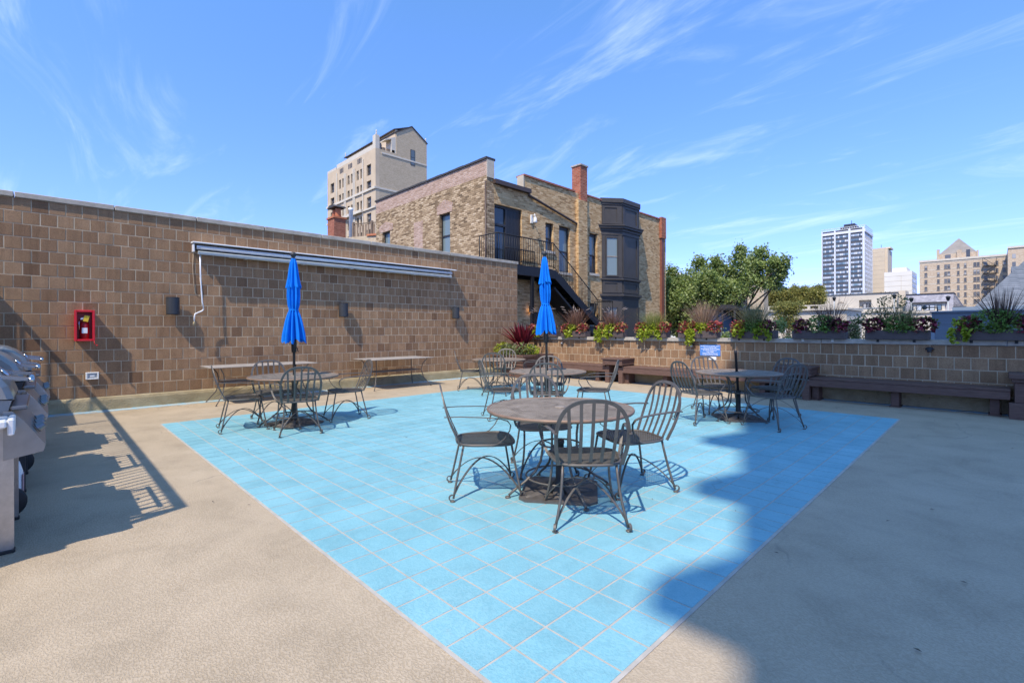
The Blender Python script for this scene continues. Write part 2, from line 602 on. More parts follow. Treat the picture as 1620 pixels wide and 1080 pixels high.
p = world_pos(t)
s3 = t.new('ShaderNodeSeparateXYZ', {0: p})
v = t.new('ShaderNodeCombineXYZ', {0: t.math('ADD', s3.outputs['X'], s3.outputs['Y']), 1: s3.outputs['Z'], 2: 0.0}).outputs[0]
bt = t.new('ShaderNodeTexBrick', {'Vector': v, 'Color1': c4(.10, .115, .135), 'Color2': c4(.17, .185, .21), 'Mortar': c4(.07, .08, .095), 'Mortar Size': .012, 'Brick Width': .33, 'Row Height': .12, 'Scale': 1.0})
t.set(color=bt.outputs['Color'], rough=.8)


def glass_mat(name, cols, rough=.08, spec=.6):
    t = NT(name)
    t.set(color=t.ramp(t.rand(), cols, 'CONSTANT'), rough=rough, spec=spec)
    return t.m


glass_mat('window_glass', [(0.0, (.035, .05, .062)), (.35, (.06, .085, .10)), (.7, (.11, .14, .155))])
glass_mat('glass_with_blind', [(0.0, (.17, .22, .22)), (.5, (.22, .27, .265)), (.8, (.30, .35, .34))], .15)
glass_mat('strip_glass', [(0.0, (.12, .18, .24)), (.25, (.52, .55, .58)), (.5, (.33, .40, .47)), (.72, (.62, .64, .66)), (.88, (.20, .30, .36))], .2)
glass_mat('hotel_glass', [(0.0, (.06, .065, .07)), (.4, (.12, .125, .13)), (.7, (.35, .34, .32)), (.85, (.08, .085, .09))], .2)
t = NT('lit_lamp')
t.set(color=c4(.9, .6, .3), emit=c4(1, .55, .16), emit_s=4.0)
t = NT('lamp_glass')
t.set(color=c4(.8, .8, .76), rough=.2)


def leaf_mat(name, stops, trans=.35, rough=.5, spec=.35):
    t = NT(name)
    col = t.ramp(t.rand(), stops)
    t.set(color=col, rough=rough, spec=spec)
    tr = t.new('ShaderNodeBsdfTranslucent', {'Color': col})
    mx = t.new('ShaderNodeMixShader', {0: trans, 1: t.b.outputs[0], 2: tr.outputs[0]})
    t.l.new(mx.outputs[0], t.n['Material Output'].inputs['Surface'])
    return t.m


leaf_mat('tree_leaf', [(0, (.10, .15, .038)), (.35, (.22, .295, .08)), (.7, (.35, .43, .14)), (1, (.50, .56, .28))], .5)
leaf_mat('hedge_leaf', [(0, (.15, .165, .04)), (.5, (.29, .29, .08)), (1, (.44, .38, .12))], .5)
leaf_mat('bush_leaf', [(0, (.08, .11, .035)), (.5, (.17, .20, .075)), (1, (.28, .29, .13))], .45)
leaf_mat('lime_leaf', [(0, (.20, .26, .015)), (.5, (.34, .42, .03)), (1, (.46, .50, .06))], .4)
leaf_mat('green_leaf', [(0, (.09, .16, .035)), (.5, (.19, .31, .065)), (1, (.33, .45, .13))], .45)
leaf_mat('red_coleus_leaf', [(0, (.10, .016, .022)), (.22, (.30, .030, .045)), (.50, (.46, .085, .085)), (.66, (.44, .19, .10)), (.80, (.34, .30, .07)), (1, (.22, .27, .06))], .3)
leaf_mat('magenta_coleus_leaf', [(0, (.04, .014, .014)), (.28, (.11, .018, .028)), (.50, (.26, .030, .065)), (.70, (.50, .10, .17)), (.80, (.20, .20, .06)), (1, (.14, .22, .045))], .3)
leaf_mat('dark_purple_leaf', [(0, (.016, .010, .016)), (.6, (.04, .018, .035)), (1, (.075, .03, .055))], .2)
leaf_mat('burgundy_blade', [(0, (.06, .006, .012)), (.5, (.16, .010, .022)), (1, (.30, .03, .05))], .3)
leaf_mat('purple_grass_blade', [(0, (.10, .045, .035)), (.5, (.20, .095, .06)), (1, (.30, .17, .11))], .3)
leaf_mat('tan_grass_blade', [(0, (.20, .12, .075)), (.5, (.32, .20, .13)), (1, (.42, .29, .19))], .3)
leaf_mat('green_grass_blade', [(0, (.12, .15, .03)), (.5, (.22, .24, .055)), (1, (.34, .31, .11))], .3)
leaf_mat('brown_green_blade', [(0, (.15, .15, .055)), (.5, (.25, .23, .10)), (1, (.36, .30, .17))], .35)
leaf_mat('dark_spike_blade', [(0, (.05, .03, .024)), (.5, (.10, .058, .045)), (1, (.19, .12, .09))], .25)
leaf_mat('plume', [(0, (.40, .30, .24)), (1, (.60, .50, .42))], .4)
simple('bark', (.10, .075, .052), .9, 0, .3, 8, bump=.6, bscale=20)
M = MATS

# ================================================================== THE SETTING
PITCH = 0.2032
WX = -10.8785           # face of the long wall
WY = 10.9153            # face of the parapet
ground = MB().box(-2500, 2500, -2500, 2500, -9.6, -9.2).build('ground', M['ground_cover'])
tag(ground, kind='structure')
alley = MB().box(-13.0, 40, 11.3, 19.5, -9.196, -9.19).build('road', M['asphalt'])
tag(alley, kind='structure')
deck = MB().box(-11.15, 9.0, -7.4, 11.2, -.45, 0.0).build('deck_floor', M['deck_coating'])
tag(deck, kind='structure')

# blue tiled field ------------------------------------------------------
TX1, TY0 = -1.035, 1.215
TP = 0.2035
NXT, NYT = 37, 39
tx0 = TX1 - NXT * TP
ty1 = TY0 + NYT * TP
field = MB().box(tx0 - .014, TX1 + .014, TY0 - .014, ty1 + .014, .0005, .004).build('tiled_floor', M['tile_grout'])
tag(field, kind='structure')
gp = 0.0055
tile_me = MB().cbox(-TP / 2 + gp, TP / 2 - gp, -TP / 2 + gp, TP / 2 - gp, 0.0, 0.0035, .0009).mesh('tile', M['blue_coating'])
cells = []
cp, sp = math.cos(PAN), math.sin(PAN)
for i in range(NXT):
    for j in range(NYT):
        x = tx0 + (i + .5) * TP
        y = TY0 + (j + .5) * TP
        cells.append((-x * sp + y * cp, x, y))
cells.sort()
for d, x, y in cells[:300]:
    inst('tile', tile_me, field, (x, y, .003))
rest = MB()
for d, x, y in cells[300:]:
    rest.box(x - TP / 2 + gp, x + TP / 2 - gp, y - TP / 2 + gp, y + TP / 2 - gp, .003, .0065)
tag(rest.build('tile_field', M['blue_coating'], field), kind='stuff')

# painted borders at the feet of both walls
strip = MB().box(WX + .03, WX + .30, -1.0, WY - .02, .0, .004)
strip.box(WX + .30, 6.0, WY - .22, WY - .02, .0, .004)
tag(strip.build('painted_border', M['blue_border']), kind='structure')


def litter():
    V, F = [], []
    r_ = random.Random(5)
    for k in range(95):
        if k < 60:
            x, y = r_.uniform(-6, 2.5), r_.uniform(.6, 10.4)
        else:
            x, y = r_.uniform(-10, .2), WY - .05 - abs(r_.gauss(0, .22))
        a = r_.uniform(0, 6.28); L_ = r_.uniform(.008, .022); w_ = L_ * r_.uniform(.25, .5)
        d = Vector((math.cos(a), math.sin(a), 0)); n_ = Vector((-d.y, d.x, 0)); o_ = len(V)
        c_ = Vector((x, y, .0075))
        V += [tuple(c_ - d * L_), tuple(c_ + n_ * w_ + Vector((0, 0, .004))), tuple(c_ + d * L_ + Vector((0, 0, .003))), tuple(c_ - n_ * w_ + Vector((0, 0, .005)))]
        F.append((o_, o_ + 3, o_ + 2, o_ + 1))
    return MB().add(V, F).build('leaf_litter', M['bark'])


tag(litter(), 'tiny dry leaf scraps scattered over the deck and tiles', 'leaf litter', kind='stuff')


def block_mesh(d=.05, ch=.003, g=.0056):
    """one block, face towards +x, centred in y and z"""
    a = PITCH / 2 - g
    vs_, k = [], a - ch
    vs_ += [(-d, -a, -a), (-d, a, -a), (-d, a, a), (-d, -a, a)]
    vs_ += [(-ch, -a, -a), (-ch, a, -a), (-ch, a, a), (-ch, -a, a)]
    vs_ += [(0, -k, -k), (0, k, -k), (0, k, k), (0, -k, k)]
    fs_ = [(8, 9, 10, 11)]
    for q in range(4):
        n = (q + 1) % 4
        fs_ += [(q, n, 4 + n, 4 + q), (4 + q, 4 + n, 8 + n, 8 + q)]
    return vs_, fs_


bv, bf = block_mesh()
block_me = MB().add(bv, bf).mesh('block', M['concrete_block'])

# long wall -----------------------------------------------------------
lw = thing('block_wall', 'tall brown concrete block wall with awning along the left of the terrace', 'wall', (WX, 0, 0))
YA, YB = -4.0, 10.93
Z0 = .2317
MB().box(-.27, -.0030, YA, YB, Z0, 3.4835).build('mortar_bed', M['mortar'], lw)
rows = []
for r in range(16):
    zc = Z0 + (r + .5) * PITCH
    off = -0.3458 + (PITCH / 2 if (15 - r) % 2 else 0)
    k0 = math.floor((YA - off) / PITCH)
    y = off + k0 * PITCH
    while y < YB:
        a, b = max(y, YA), min(y + PITCH, YB)
        if b - a > .03:
            rows.append(((a + b) / 2, zc, (b - a) / PITCH))
        y += PITCH


def vis(y):
    return y > -.62


rows.sort(key=lambda q: (not vis(q[0]), q[0]))
br = random.Random(3)
rest = MB()
for n, (y, z, w) in enumerate(rows):
    dxx = br.uniform(-.0022, .0022)
    if n < 300:
        inst('block', block_me, lw, (dxx, y, z), 0, (1, w, 1))
    else:
        rest.add([(v[0] + dxx, y + v[1] * w, z + v[2]) for v in bv], bf)
tag(rest.build('block_field', M['concrete_block'], lw), kind='stuff')
MB().prism([(-.30, 0), (.038, 0), (.036, .17), (.022, .215), (.0, .2317), (-.30, .2317)], 'y', YA, YB).build('plinth', M['plinth_coating'], lw)
y = YA
k = 0
while y < YB - .05:
    e = min(y + 1.222, YB + .03)
    MB().cbox(-.30, .035, y + .006, e - .006, 3.487, 3.573, .008).build('coping_stone', M['limestone_coping'], lw)
    y = e
# parapet -------------------------------------------------------------
pw = thing('parapet_wall', 'low brown block parapet with pale stone cap behind the benches', 'wall', (0, WY, 0))
XA, XB = WX + .02, 7.0
MB().box(XA, XB, .0030, .22, .20, 1.0760).build('mortar_bed', M['mortar'], pw)
par = []
for r in range(4):
    zc = 1.0794 - (r + .5) * PITCH
    off = -1.2207 + (PITCH / 2 if r % 2 else 0)
    x = off + math.floor((XA - off) / PITCH) * PITCH
    while x < XB:
        a, b = max(x, XA), min(x + PITCH, XB)
        if b - a > .03:
            par.append(((a + b) / 2, zc, (b - a) / PITCH))
        x += PITCH
par.sort(key=lambda q: q[0] > .8)
rest = MB()
for n, (x, z, w) in enumerate(par):
    dxx = br.uniform(-.002, .002)
    if x <= .8:
        inst('block', block_me, pw, (x, dxx, z), -PI / 2, (1, w, 1))
    else:
        rest.add([(x + v[1] * w, -v[0] + dxx, z + v[2]) for v in bv], bf)
tag(rest.build('block_field', M['concrete_block'], pw), kind='stuff')
MB().prism([(-.035, 0), (.24, 0), (.24, .262), (-.0, .262), (-.03, .24)], 'x', XA, XB).build('plinth', M['plinth_coating'], pw)
for a, b in ((XA, -10.0), (-10.0, -7.47), (-7.47, -4.95), (-4.95, -2.42), (-2.42, .11), (.11, 2.6), (2.6, 7.0)):
    MB().cbox(a + .003, b - .003, -.035, .27, 1.0825, 1.169, .006).build('cap_stone', M['limestone_coping'], pw)
for n, x in enumerate((-10.07, -8.84, -8.35, -7.62, -7.13, -6.41, -5.9, -5.19, -4.69, -3.97, -3.46, -2.74, -2.23, -1.53, -1.02, -.3, .21)):
    mb = MB()
    white = x in (-2.74, -2.23)
    mb.box(x - .022, x + .022, -.041, -.0355, 1.115, 1.165)
    mb.lathe([(.010, 0), (.010, .004), (.004, .007)], 8)
    m2 = MB()
    m2.box(x - .02, x + .02, -.041, -.0355, 1.118, 1.166)
    m2.tube([(x, -.0412, 1.138), (x, -.050, 1.138)], .011, 8)
    o = m2.build('cap_clip', M['white_plastic'] if white else M['dark_grey_plastic'] if x > -3 else M['gutter_brown'], pw)
    if white:
        o['label'] = 'white cap clip'

# ================================================================== building behind the camera that shades the right half
tw = thing('apartment_tower', 'tall apartment tower behind the terrace whose balcony slabs throw the scalloped shade', 'tower', (2.86, -8.0, -9.2))
MB().prism([(0, 0), (3.2, -8.5), (8.5, -8.5), (8.5, 0)], 'z', 0, 59).build('wall', M['rendered_wall'], tw)
for k in range(22):
    z = 24.21 + 2.63 * (k - 9)
    pr = (.52, .56, .50, .58)[k % 4]
    MB().prism([(-pr, .35), (-pr + .05, .22), (.12, .22), (.46, -.7), (8.7, -.7), (8.7, .35)], 'z', z - .26, z + .06).build('balcony_slab', M['cream_wall'], tw)
    # sloping solid side screen of each balcony
    q = [(-pr, .33, z + .062), (-pr + .04, .24, z + .062), (.16, .24, z + .062), (.12, .33, z + .062), (-.0, .33, z + 1.25), (.04, .24, z + 1.25), (.16, .24, z + 1.25), (.12, .33, z + 1.25)]
    MB().add(q, [(0, 3, 2, 1), (4, 5, 6, 7), (0, 1, 5, 4), (1, 2, 6, 5), (2, 3, 7, 6), (3, 0, 4, 7)]).build('balcony_screen', M['cream_wall'], tw)
    m = MB().box(1.0, 8.5, .28, .32, z + 1.0, z + 1.06)
    for j in range(16):
        m.box(1.0 + j * .5, 1.03 + j * .5, .285, .315, z + .062, z + 1.0)
    m.build('balcony_rail', M['window_frame_dark'], tw)
    for j in range(2):
        f = MB().box(1.2 + j * 3.8, 3.0 + j * 3.8, .0, .03, z + .6, z + 2.1).build('window', M['window_glass'], tw)

# raised roof terrace behind the grills, out of frame, its railing throws the barred shadow
rt = thing('raised_terrace', 'rendered raised terrace behind the grills with iron railing and lounge seats on top', 'building', (-3.72, -1.0, 0))
MB().box(-7.05, 0, -6, 0, 0, 1.52).build('wall', M['rendered_wall'], rt)
MB().box(-7.05, .02, -6, .03, 1.523, 1.60).build('roof_slab', M['limestone_coping'], rt)
m = MB().box(-7.05, -.02, -.07, -.02, 2.66, 2.72)
m.box(-7.05, -.03, -.06, -.03, 1.68, 1.71)
m.box(-.07, -.02, -4.0, -.07, 2.66, 2.72)
m.build('handrail', M['steel_black'], rt)
m = MB()
for k in range(64):
    x = -.05 - k * .11
    m.box(x - .009, x + .009, -.054, -.036, 1.6, 2.66)
for k in range(1, 36):
    m.box(-.054, -.036, -.05 - k * .11, -.032 - k * .11, 1.6, 2.66)
for k in range(5):
    x = -.045 - k * 1.72
    m.box(x - .025, x + .025, -.075, -.02, 1.6, 2.70)
m.build('baluster', M['steel_black'], rt)
# outdoor lounge seats right behind the railing; their backs shape the stepped edge of the shade
for n, (xa, xb, zt) in enumerate(((-.12, -.62, 2.06), (-.72, -1.32, 2.24), (-1.42, -1.86, 2.04), (-1.95, -2.75, 2.26), (-2.85, -3.3, 2.05), (-3.4, -4.5, 2.25), (-4.6, -5.0, 2.02), (-5.1, -7.0, 2.18))):
    st = thing('lounge_seat', 'dark woven lounge seat on the raised terrace, %s' % ['at the railing corner', 'second from the railing corner', 'third from the railing corner', 'fourth from the railing corner', 'fourth from the block wall', 'third from the block wall', 'second from the block wall', 'against the block wall'][n], 'seat', (-3.8 + (xa + xb) / 2, -1.35, 1.60), 0, 'lounge seats on the raised terrace')
    w = abs(xa - xb) / 2
    MB().cbox(-w, w, -.32, .1, .12, .36, .02).build('seat', M['grill_dark'], st)
    MB().prism([(.105, .1), (.20, .1), (.24, zt - 1.60), (.17, zt - 1.60)], 'x', -w, w).build('backrest', M['grill_dark'], st)
    for s in (-1, 1):
        MB().box(s * w - (.05 if s > 0 else 0), s * w + (0 if s > 0 else .05), -.30, .104, .361, .56).build('armrest', M['grill_dark'], st)
        MB().box(s * (w - .06) - .02, s * (w - .06) + .02, -.3, -.26, 0, .12).build('leg', M['steel_black'], st)
        MB().box(s * (w - .06) - .02, s * (w - .06) + .02, .12, .16, 0, .10).build('leg', M['steel_black'], st)

# ================================================================== FURNITURE


def clip_line(poly, p, d):
    """part of the infinite line p+t*d inside a convex polygon"""
    t0, t1 = -1e9, 1e9
    n = len(poly)
    for i in range(n):
        a, b = poly[i], poly[(i + 1) % n]
        ex, ey = b[0] - a[0], b[1] - a[1]
        nx, ny = ey, -ex                      # outward normal for counter-clockwise polygon
        den = nx * d[0] + ny * d[1]
        num = nx * (a[0] - p[0]) + ny * (a[1] - p[1])
        if abs(den) < 1e-9:
            if num < 0: return None
            continue
        t_ = num / den
        if den > 0: t1 = min(t1, t_)
        else: t0 = max(t0, t_)
    if t1 - t0 < .004: return None
    return (p[0] + d[0] * t0, p[1] + d[1] * t0), (p[0] + d[0] * t1, p[1] + d[1] * t1)


def wire_mesh(poly, z, pitch, w, h, angs):
    mb = MB()
    cx = sum(q[0] for q in poly) / len(poly)
    cy_ = sum(q[1] for q in poly) / len(poly)
    for n, ang in enumerate(angs):
        d = (math.cos(ang), math.sin(ang))
        nn = (-d[1], d[0])
        for k in range(-110, 111):
            s_ = clip_line(poly, (cx + nn[0] * k * pitch, cy_ + nn[1] * k * pitch), d)
            if s_:
                zz_ = z + n * h * .9
                mb.bar((s_[0][0], s_[0][1], zz_), (s_[1][0], s_[1][1], zz_), w, h)
    return mb


def arc(f_, n):
    return [f_(i / (n - 1)) for i in range(n)]


# chair prototype (faces +y) ---------------------------------------------
seat_poly = []
for i in range(40):
    a = 2 * PI * i / 40
    ca, sa = math.cos(a), math.sin(a)
    x = .245 * math.copysign(abs(ca) ** .55, ca)
    y = .235 * math.copysign(abs(sa) ** .55, sa)
    x *= 1.0 + .10 * (y / .235)
    seat_poly.append((x, y))
SEAT_Z = .43
PARTS = {}
PARTS['seat'] = wire_mesh(seat_poly, SEAT_Z - .004, .0155, .0052, .0030, (R(33), R(-33))).mesh('seat', M['wrought_iron'], fix=False)
PARTS['seat_rim'] = MB().tube([(x, y, SEAT_Z) for x, y in seat_poly + seat_poly[:2]], .011, 6, cap=False).mesh('seat_rim', M['wrought_iron'])


def hoop_pt(t_):
    # t 0..1 from right foot of the hoop over the arch to the left foot
    a = PI * t_
    x = .262 * math.copysign(abs(math.cos(a)) ** .72, math.cos(a))
    zz_ = math.sin(a) ** .62
    z = SEAT_Z + .455 * zz_
    pinch = 1 - .17 * (1 - zz_) ** 2
    y = -.215 - .155 * zz_ - .02 * math.sin(PI * zz_)
    return (x * pinch, y, z)


hp = arc(hoop_pt, 33)
PARTS['back_hoop'] = MB().tube(hp, 0, flat=(.010, .026), side=(0, 1, .35)).mesh('back_hoop', M['wrought_iron'])
slats = []
for k in range(-2, 3):
    xb = k * .072
    xt = k * .082
    tt = math.acos(max(-1, min(1, math.copysign(abs(xt / .262) ** (1 / .72), xt)))) / PI
    top = hoop_pt(tt)
    pts = arc(lambda s_: (xb + (top[0] - xb) * s_, -.222 + (top[1] + .222) * s_ - .022 * math.sin(PI * s_), SEAT_Z + .002 + (top[2] - SEAT_Z - .006) * s_), 7)
    slats.append(MB().tube(pts, 0, flat=(.022, .006), side=(1, 0, 0)).mesh('slat', M['wrought_iron']))
arms, legs_, strs = [], [], []
for s in (1, -1):
    ap = [(.246, -.345, .665), (.262, -.22, .668), (.288, -.05, .662), (.312, .09, .652), (.320, .145, .635), (.318, .172, .60), (.308, .165, .555), (.290, .125, .49), (.268, .075, .445), (.250, .02, .428)]
    arms.append(MB().tube([(s * x, y, z) for x, y, z in ap], 0, flat=(.020, .007), side=(1, 0, .25)).mesh('armrest', M['wrought_iron']))


def leg_mesh(x0, y0, x1, y1):
    m_ = MB()
    pts = arc(lambda q: (x0 + (x1 - x0) * q + .012 * math.copysign(1, x0) * math.sin(PI * q) * -1, y0 + (y1 - y0) * q, SEAT_Z - .006 - (SEAT_Z - .030) * q), 6)
    m_.tube(pts, .0095, 6)
    return m_.mesh('leg', M['wrought_iron'])


def foot_mesh(x1, y1, sx, sy):
    m_ = MB()
    d = Vector((sx, sy, 0)).normalized()
    pts = []
    for i in range(15):
        a = -PI / 2 - .5 + i / 14 * (2 * PI * .86)
        r_ = .026 - .009 * i / 14
        q = Vector((x1, y1, .035)) + d * (.012 + r_ * math.cos(a)) + Vector((0, 0, r_ * math.sin(a)))
        pts.append(q)
    m_.tube(pts, 0, flat=(.017, .007), side=(-d.y, d.x, 0))
    m_.lathe([(.017, 0), (.021, .003), (.021, .008), (.012, .012)], 10, (x1 + d.x * .006, y1 + d.y * .006, 0))
    return m_.mesh('foot_scroll', M['wrought_iron'])


leg_specs = [(.215, .195, .262, .265), (-.215, .195, -.262, .265), (.185, -.19, .245, -.275), (-.185, -.19, -.245, -.275)]
for x0, y0, x1, y1 in leg_specs:
    legs_.append((leg_mesh(x0, y0, x1, y1), foot_mesh(x1, y1, .25 * math.copysign(1, x1), math.copysign(1, y1))))
for s in (1, -1):
    a = Vector((s * .240, -.268, .055)); b = Vector((-s * .256, .258, .055))
    strs.append(MB().tube(arc(lambda q: tuple(a.lerp(b, q) + Vector((0, 0, (.215 + (.006 if s > 0 else 0)) * math.sin(PI * q) ** .85))), 17), 0, flat=(.016, .006), side=(-(b - a).y, (b - a).x, 0)).mesh('stretcher', M['wrought_iron']))


def make_chair(label, x, y, fx, fy, group):
    rz = math.atan2(-fx, fy)
    c_ = thing('patio_chair', label, 'chair', (x, y, 0.0065), rz, group)
    se = inst('seat', PARTS['seat'], c_)
    inst('seat_rim', PARTS['seat_rim'], se)
    inst('back_hoop', PARTS['back_hoop'], c_)
    for me in slats: inst('slat', me, c_)
    for me in arms: inst('armrest', me, c_)
    for lm, fm in legs_:
        l_ = inst('leg', lm, c_)
        inst('foot_scroll', fm, l_)
    for me in strs: inst('stretcher', me, c_)
    return c_


G = 'iron armchairs round the patio tables'
chairs = [
    # nearest table
    ('grey iron armchair in the foreground turning its slatted back to the camera', -2.10, 2.80, -.72, .69),
    ('grey iron armchair seen from its side at the left of the nearest table', -3.045, 2.66, .57, .82),
    ('grey iron armchair right of the nearest table, leaning loop shadow beside it', -2.22, 3.60, -.45, -.89),
    ('pale sunlit iron armchair behind the nearest table facing the camera', -3.09, 3.44, .82, -.57),
    # table under the left umbrella
    ('leftmost iron armchair on the tiles, side on, by the table of the left umbrella', -7.34, 1.97, .17, .98),
    ('iron armchair with its back to the camera before the left umbrella pole', -6.58, 2.43, -.97, .23),
    ('iron armchair right of the left umbrella table, side on, facing left', -7.08, 3.33, -.19, -.98),
    ('iron armchair behind the left umbrella table in front of the long side table', -7.76, 2.50, .96, -.10),
    # table under the middle umbrella
    ('iron armchair with its dark back to the camera before the middle umbrella pole', -4.62, 5.26, -.62, .78),
    ('iron armchair facing left between the middle umbrella table and the small bench box', -4.36, 6.04, -.89, -.45),
    ('iron armchair left of the middle umbrella table, its seat turned to the right', -5.36, 5.08, .50, .87),
    ('iron armchair behind the middle umbrella pole, facing the camera', -5.42, 6.20, .65, -.76),
    # table without umbrella at the shade edge
    ('iron armchair left of the table with the bare leaning pole, facing right', -3.06, 6.88, .47, .88),
    ('iron armchair at right front of the table with the bare leaning pole, in shade', -2.18, 7.20, -.93, .36),
    ('iron armchair in shade behind the table with the bare leaning pole, before the box', -2.48, 8.14, -.40, -.92),
    ('sunlit iron armchair behind the table with the bare leaning pole, below the blue sign', -3.28, 7.93, .80, -.60),
    # farthest table
    ('iron armchair left of the farthest table, facing right, nearest the long wall', -8.46, 6.98, .62, .78),
    ('iron armchair with its back to the camera at the farthest table', -7.44, 6.84, -.60, .80),
    ('light iron armchair behind the farthest table, in front of the corner planter', -8.40, 7.98, .60, -.80),
    ('iron armchair right of the farthest table, mostly hidden behind the middle umbrella pole', -7.38, 7.86, -.75, -.66),
]
for lab, x, y, fx, fy in chairs:
    make_chair(lab, x, y, fx, fy, G)

# round tables ------------------------------------------------------------
TR, TZ = .605, .70
circ = [((TR - .008) * math.cos(2 * PI * i / 48), (TR - .008) * math.sin(2 * PI * i / 48)) for i in range(48)]
T_TOP = wire_mesh(circ, TZ - .004, .0125, .0066, .0025, (R(58), R(-58))).mesh('mesh_top', M['table_mesh_metal'], fix=False)
m = MB().lathe([(TR - .012, TZ - .024), (TR, TZ - .022), (TR + .007, TZ - .010), (TR + .004, TZ + .003), (TR - .006, TZ + .005), (TR - .012, TZ + .001), (TR - .012, TZ - .024)], 64)
m.f = m.f[:-2]; m.sm = m.sm[:-2]
T_RIM = m.mesh('table_rim', M['table_rim_metal'])
m = MB()
for a in (0, PI / 2):
    d = Vector((math.cos(a), math.sin(a), 0))
    for s in (-1, 1):
        m.bar(tuple(d * (.06 * s) + Vector((0, 0, TZ - .019))), tuple(d * (s * (TR - .012)) + Vector((0, 0, TZ - .019))), .025, .012)
T_BAR = m.mesh('cross_bar', M['table_mesh_metal'])
T_COL = MB().lathe([(.026, TZ - .010), (.045, TZ - .008), (.048, TZ + .004), (.044, TZ + .009), (.026, TZ + .009)], 20).mesh('pole_collar', M['table_mesh_metal'])
TLEGS = []
for k in range(4):
    a = PI / 4 + k * PI / 2
    prof = [(.40, .675), (.30, .662), (.215, .625), (.170, .56), (.158, .47), (.158, .36), (.175, .265), (.225, .185), (.310, .115), (.400, .060), (.455, .020)]
    m = MB().tube([(r * math.cos(a), r * math.sin(a), z) for r, z in prof], .0105, 8)
    m.lathe([(.02, 0), (.024, .004), (.02, .012), (.010, .016)], 10, (.462 * math.cos(a), .462 * math.sin(a), 0))
    TLEGS.append(m.mesh('leg', M['wrought_iron']))
ring = [(.168 * math.cos(2 * PI * i / 28), .168 * math.sin(2 * PI * i / 28), .40) for i in range(30)]
T_RING = MB().tube(ring, .008, 6, cap=False).mesh('leg_ring', M['wrought_iron'])
ring = [(.285 * math.cos(2 * PI * i / 28), .285 * math.sin(2 * PI * i / 28), .135) for i in range(30)]
T_RING2 = MB().tube(ring, .008, 6, cap=False).mesh('leg_ring', M['wrought_iron'])


def make_table(label, x, y, rz):
    t_ = thing('round_table', label, 'table', (x, y, .0065), rz, 'round mesh-top patio tables')
    tp_ = inst('mesh_top', T_TOP, t_)
    inst('cross_bar', T_BAR, tp_)
    inst('table_rim', T_RIM, t_)
    inst('pole_collar', T_COL, t_)
    for me in TLEGS: inst('leg', me, t_)
    inst('leg_ring', T_RING, t_)
    inst('leg_ring', T_RING2, t_)
    return t_


TABLES = [('round mesh-top table nearest the camera with a rusty tan rim and no umbrella', -2.57, 3.08, .35),
          ('round mesh-top table pierced by the left blue umbrella', -7.18, 2.60, .6),
          ('round mesh-top table pierced by the middle blue umbrella', -5.02, 5.72, .2),
          ('round mesh-top table at the shade edge with a bare leaning pole through it', -2.76, 7.52, .5),
          ('farthest round mesh-top table, before the corner planter, with no umbrella', -7.93, 7.36, .9)]
for a in TABLES:
    make_table(*a)

# umbrella bases -----------------------------------------------------------
m = MB()
b = .31
m.prism([(-b, -b + .06), (-b + .06, -b), (b - .06, -b), (b, -b + .06), (b, b - .06), (b - .06, b), (-b + .06, b), (-b, b - .06)], 'z', 0, .020)
B_PLATE = m.mesh('base_plate', M['dark_base_iron'])
leafs = []
for k in range(8):
    a = k * PI / 4
    d = Vector((math.cos(a), math.sin(a), 0)); n_ = Vector((-d.y, d.x, 0))
    L = .27 if k % 2 == 0 else .36
    prof = [(.05, .066, .014), (.09, .058, .034), (.15, .044, .046), (.21, .035, .042), (L - .04, .028, .030), (L, .022, .008)]
    vs_, fs_ = [], []
    for (r, z, w) in prof:
        for s in (-1, -.5, 0, .5, 1):
            vs_.append(tuple(d * r + n_ * (w * s) + Vector((0, 0, z + .014 * (1 - abs(s)) - .004))))
    for i in range(len(prof) - 1):
        for q in range(4):
            fs_.append((i * 5 + q, i * 5 + q + 1, (i + 1) * 5 + q + 1, (i + 1) * 5 + q))
    # skirt so the leaf is a solid ridge
    o = len(vs_)
    rim = [i * 5 for i in range(len(prof))] + [len(prof) * 5 - 5 + q for q in range(1, 5)] + [i * 5 + 4 for i in range(len(prof) - 2, -1, -1)]
    for q in rim:
        vs_.append((vs_[q][0], vs_[q][1], .019))
    for i in range(len(rim) - 1):
        fs_.append((rim[i], rim[i + 1], o + i + 1, o + i))
    leafs.append(MB().add(vs_, fs_, True).mesh('cast_leaf', M['dark_base_iron']))
B_TUBE = MB().lathe([(.075, .058), (.050, .085), (.036, .11), (.034, .40), (.038, .402), (.038, .425), (.029, .43)], 20).mesh('stem_tube', M['black_iron'])


def make_base(label, x, y, rz):
    t_ = thing('umbrella_base', label, 'umbrella base', (x, y, .0065), rz, 'cast iron umbrella bases under the tables')
    inst('base_plate', B_PLATE, t_)
    for me in leafs: inst('cast_leaf', me, t_)
    inst('stem_tube', B_TUBE, t_)
    return t_


make_base('square cast iron umbrella base under the nearest table, holding no pole', -2.57, 3.08, .62)
make_base('square cast iron base holding the left blue umbrella', -7.18, 2.60, .25)
make_base('square cast iron base holding the middle blue umbrella', -5.02, 5.72, .5)
make_base('square cast iron base below the table with the bare leaning pole', -2.76, 7.52, .75)


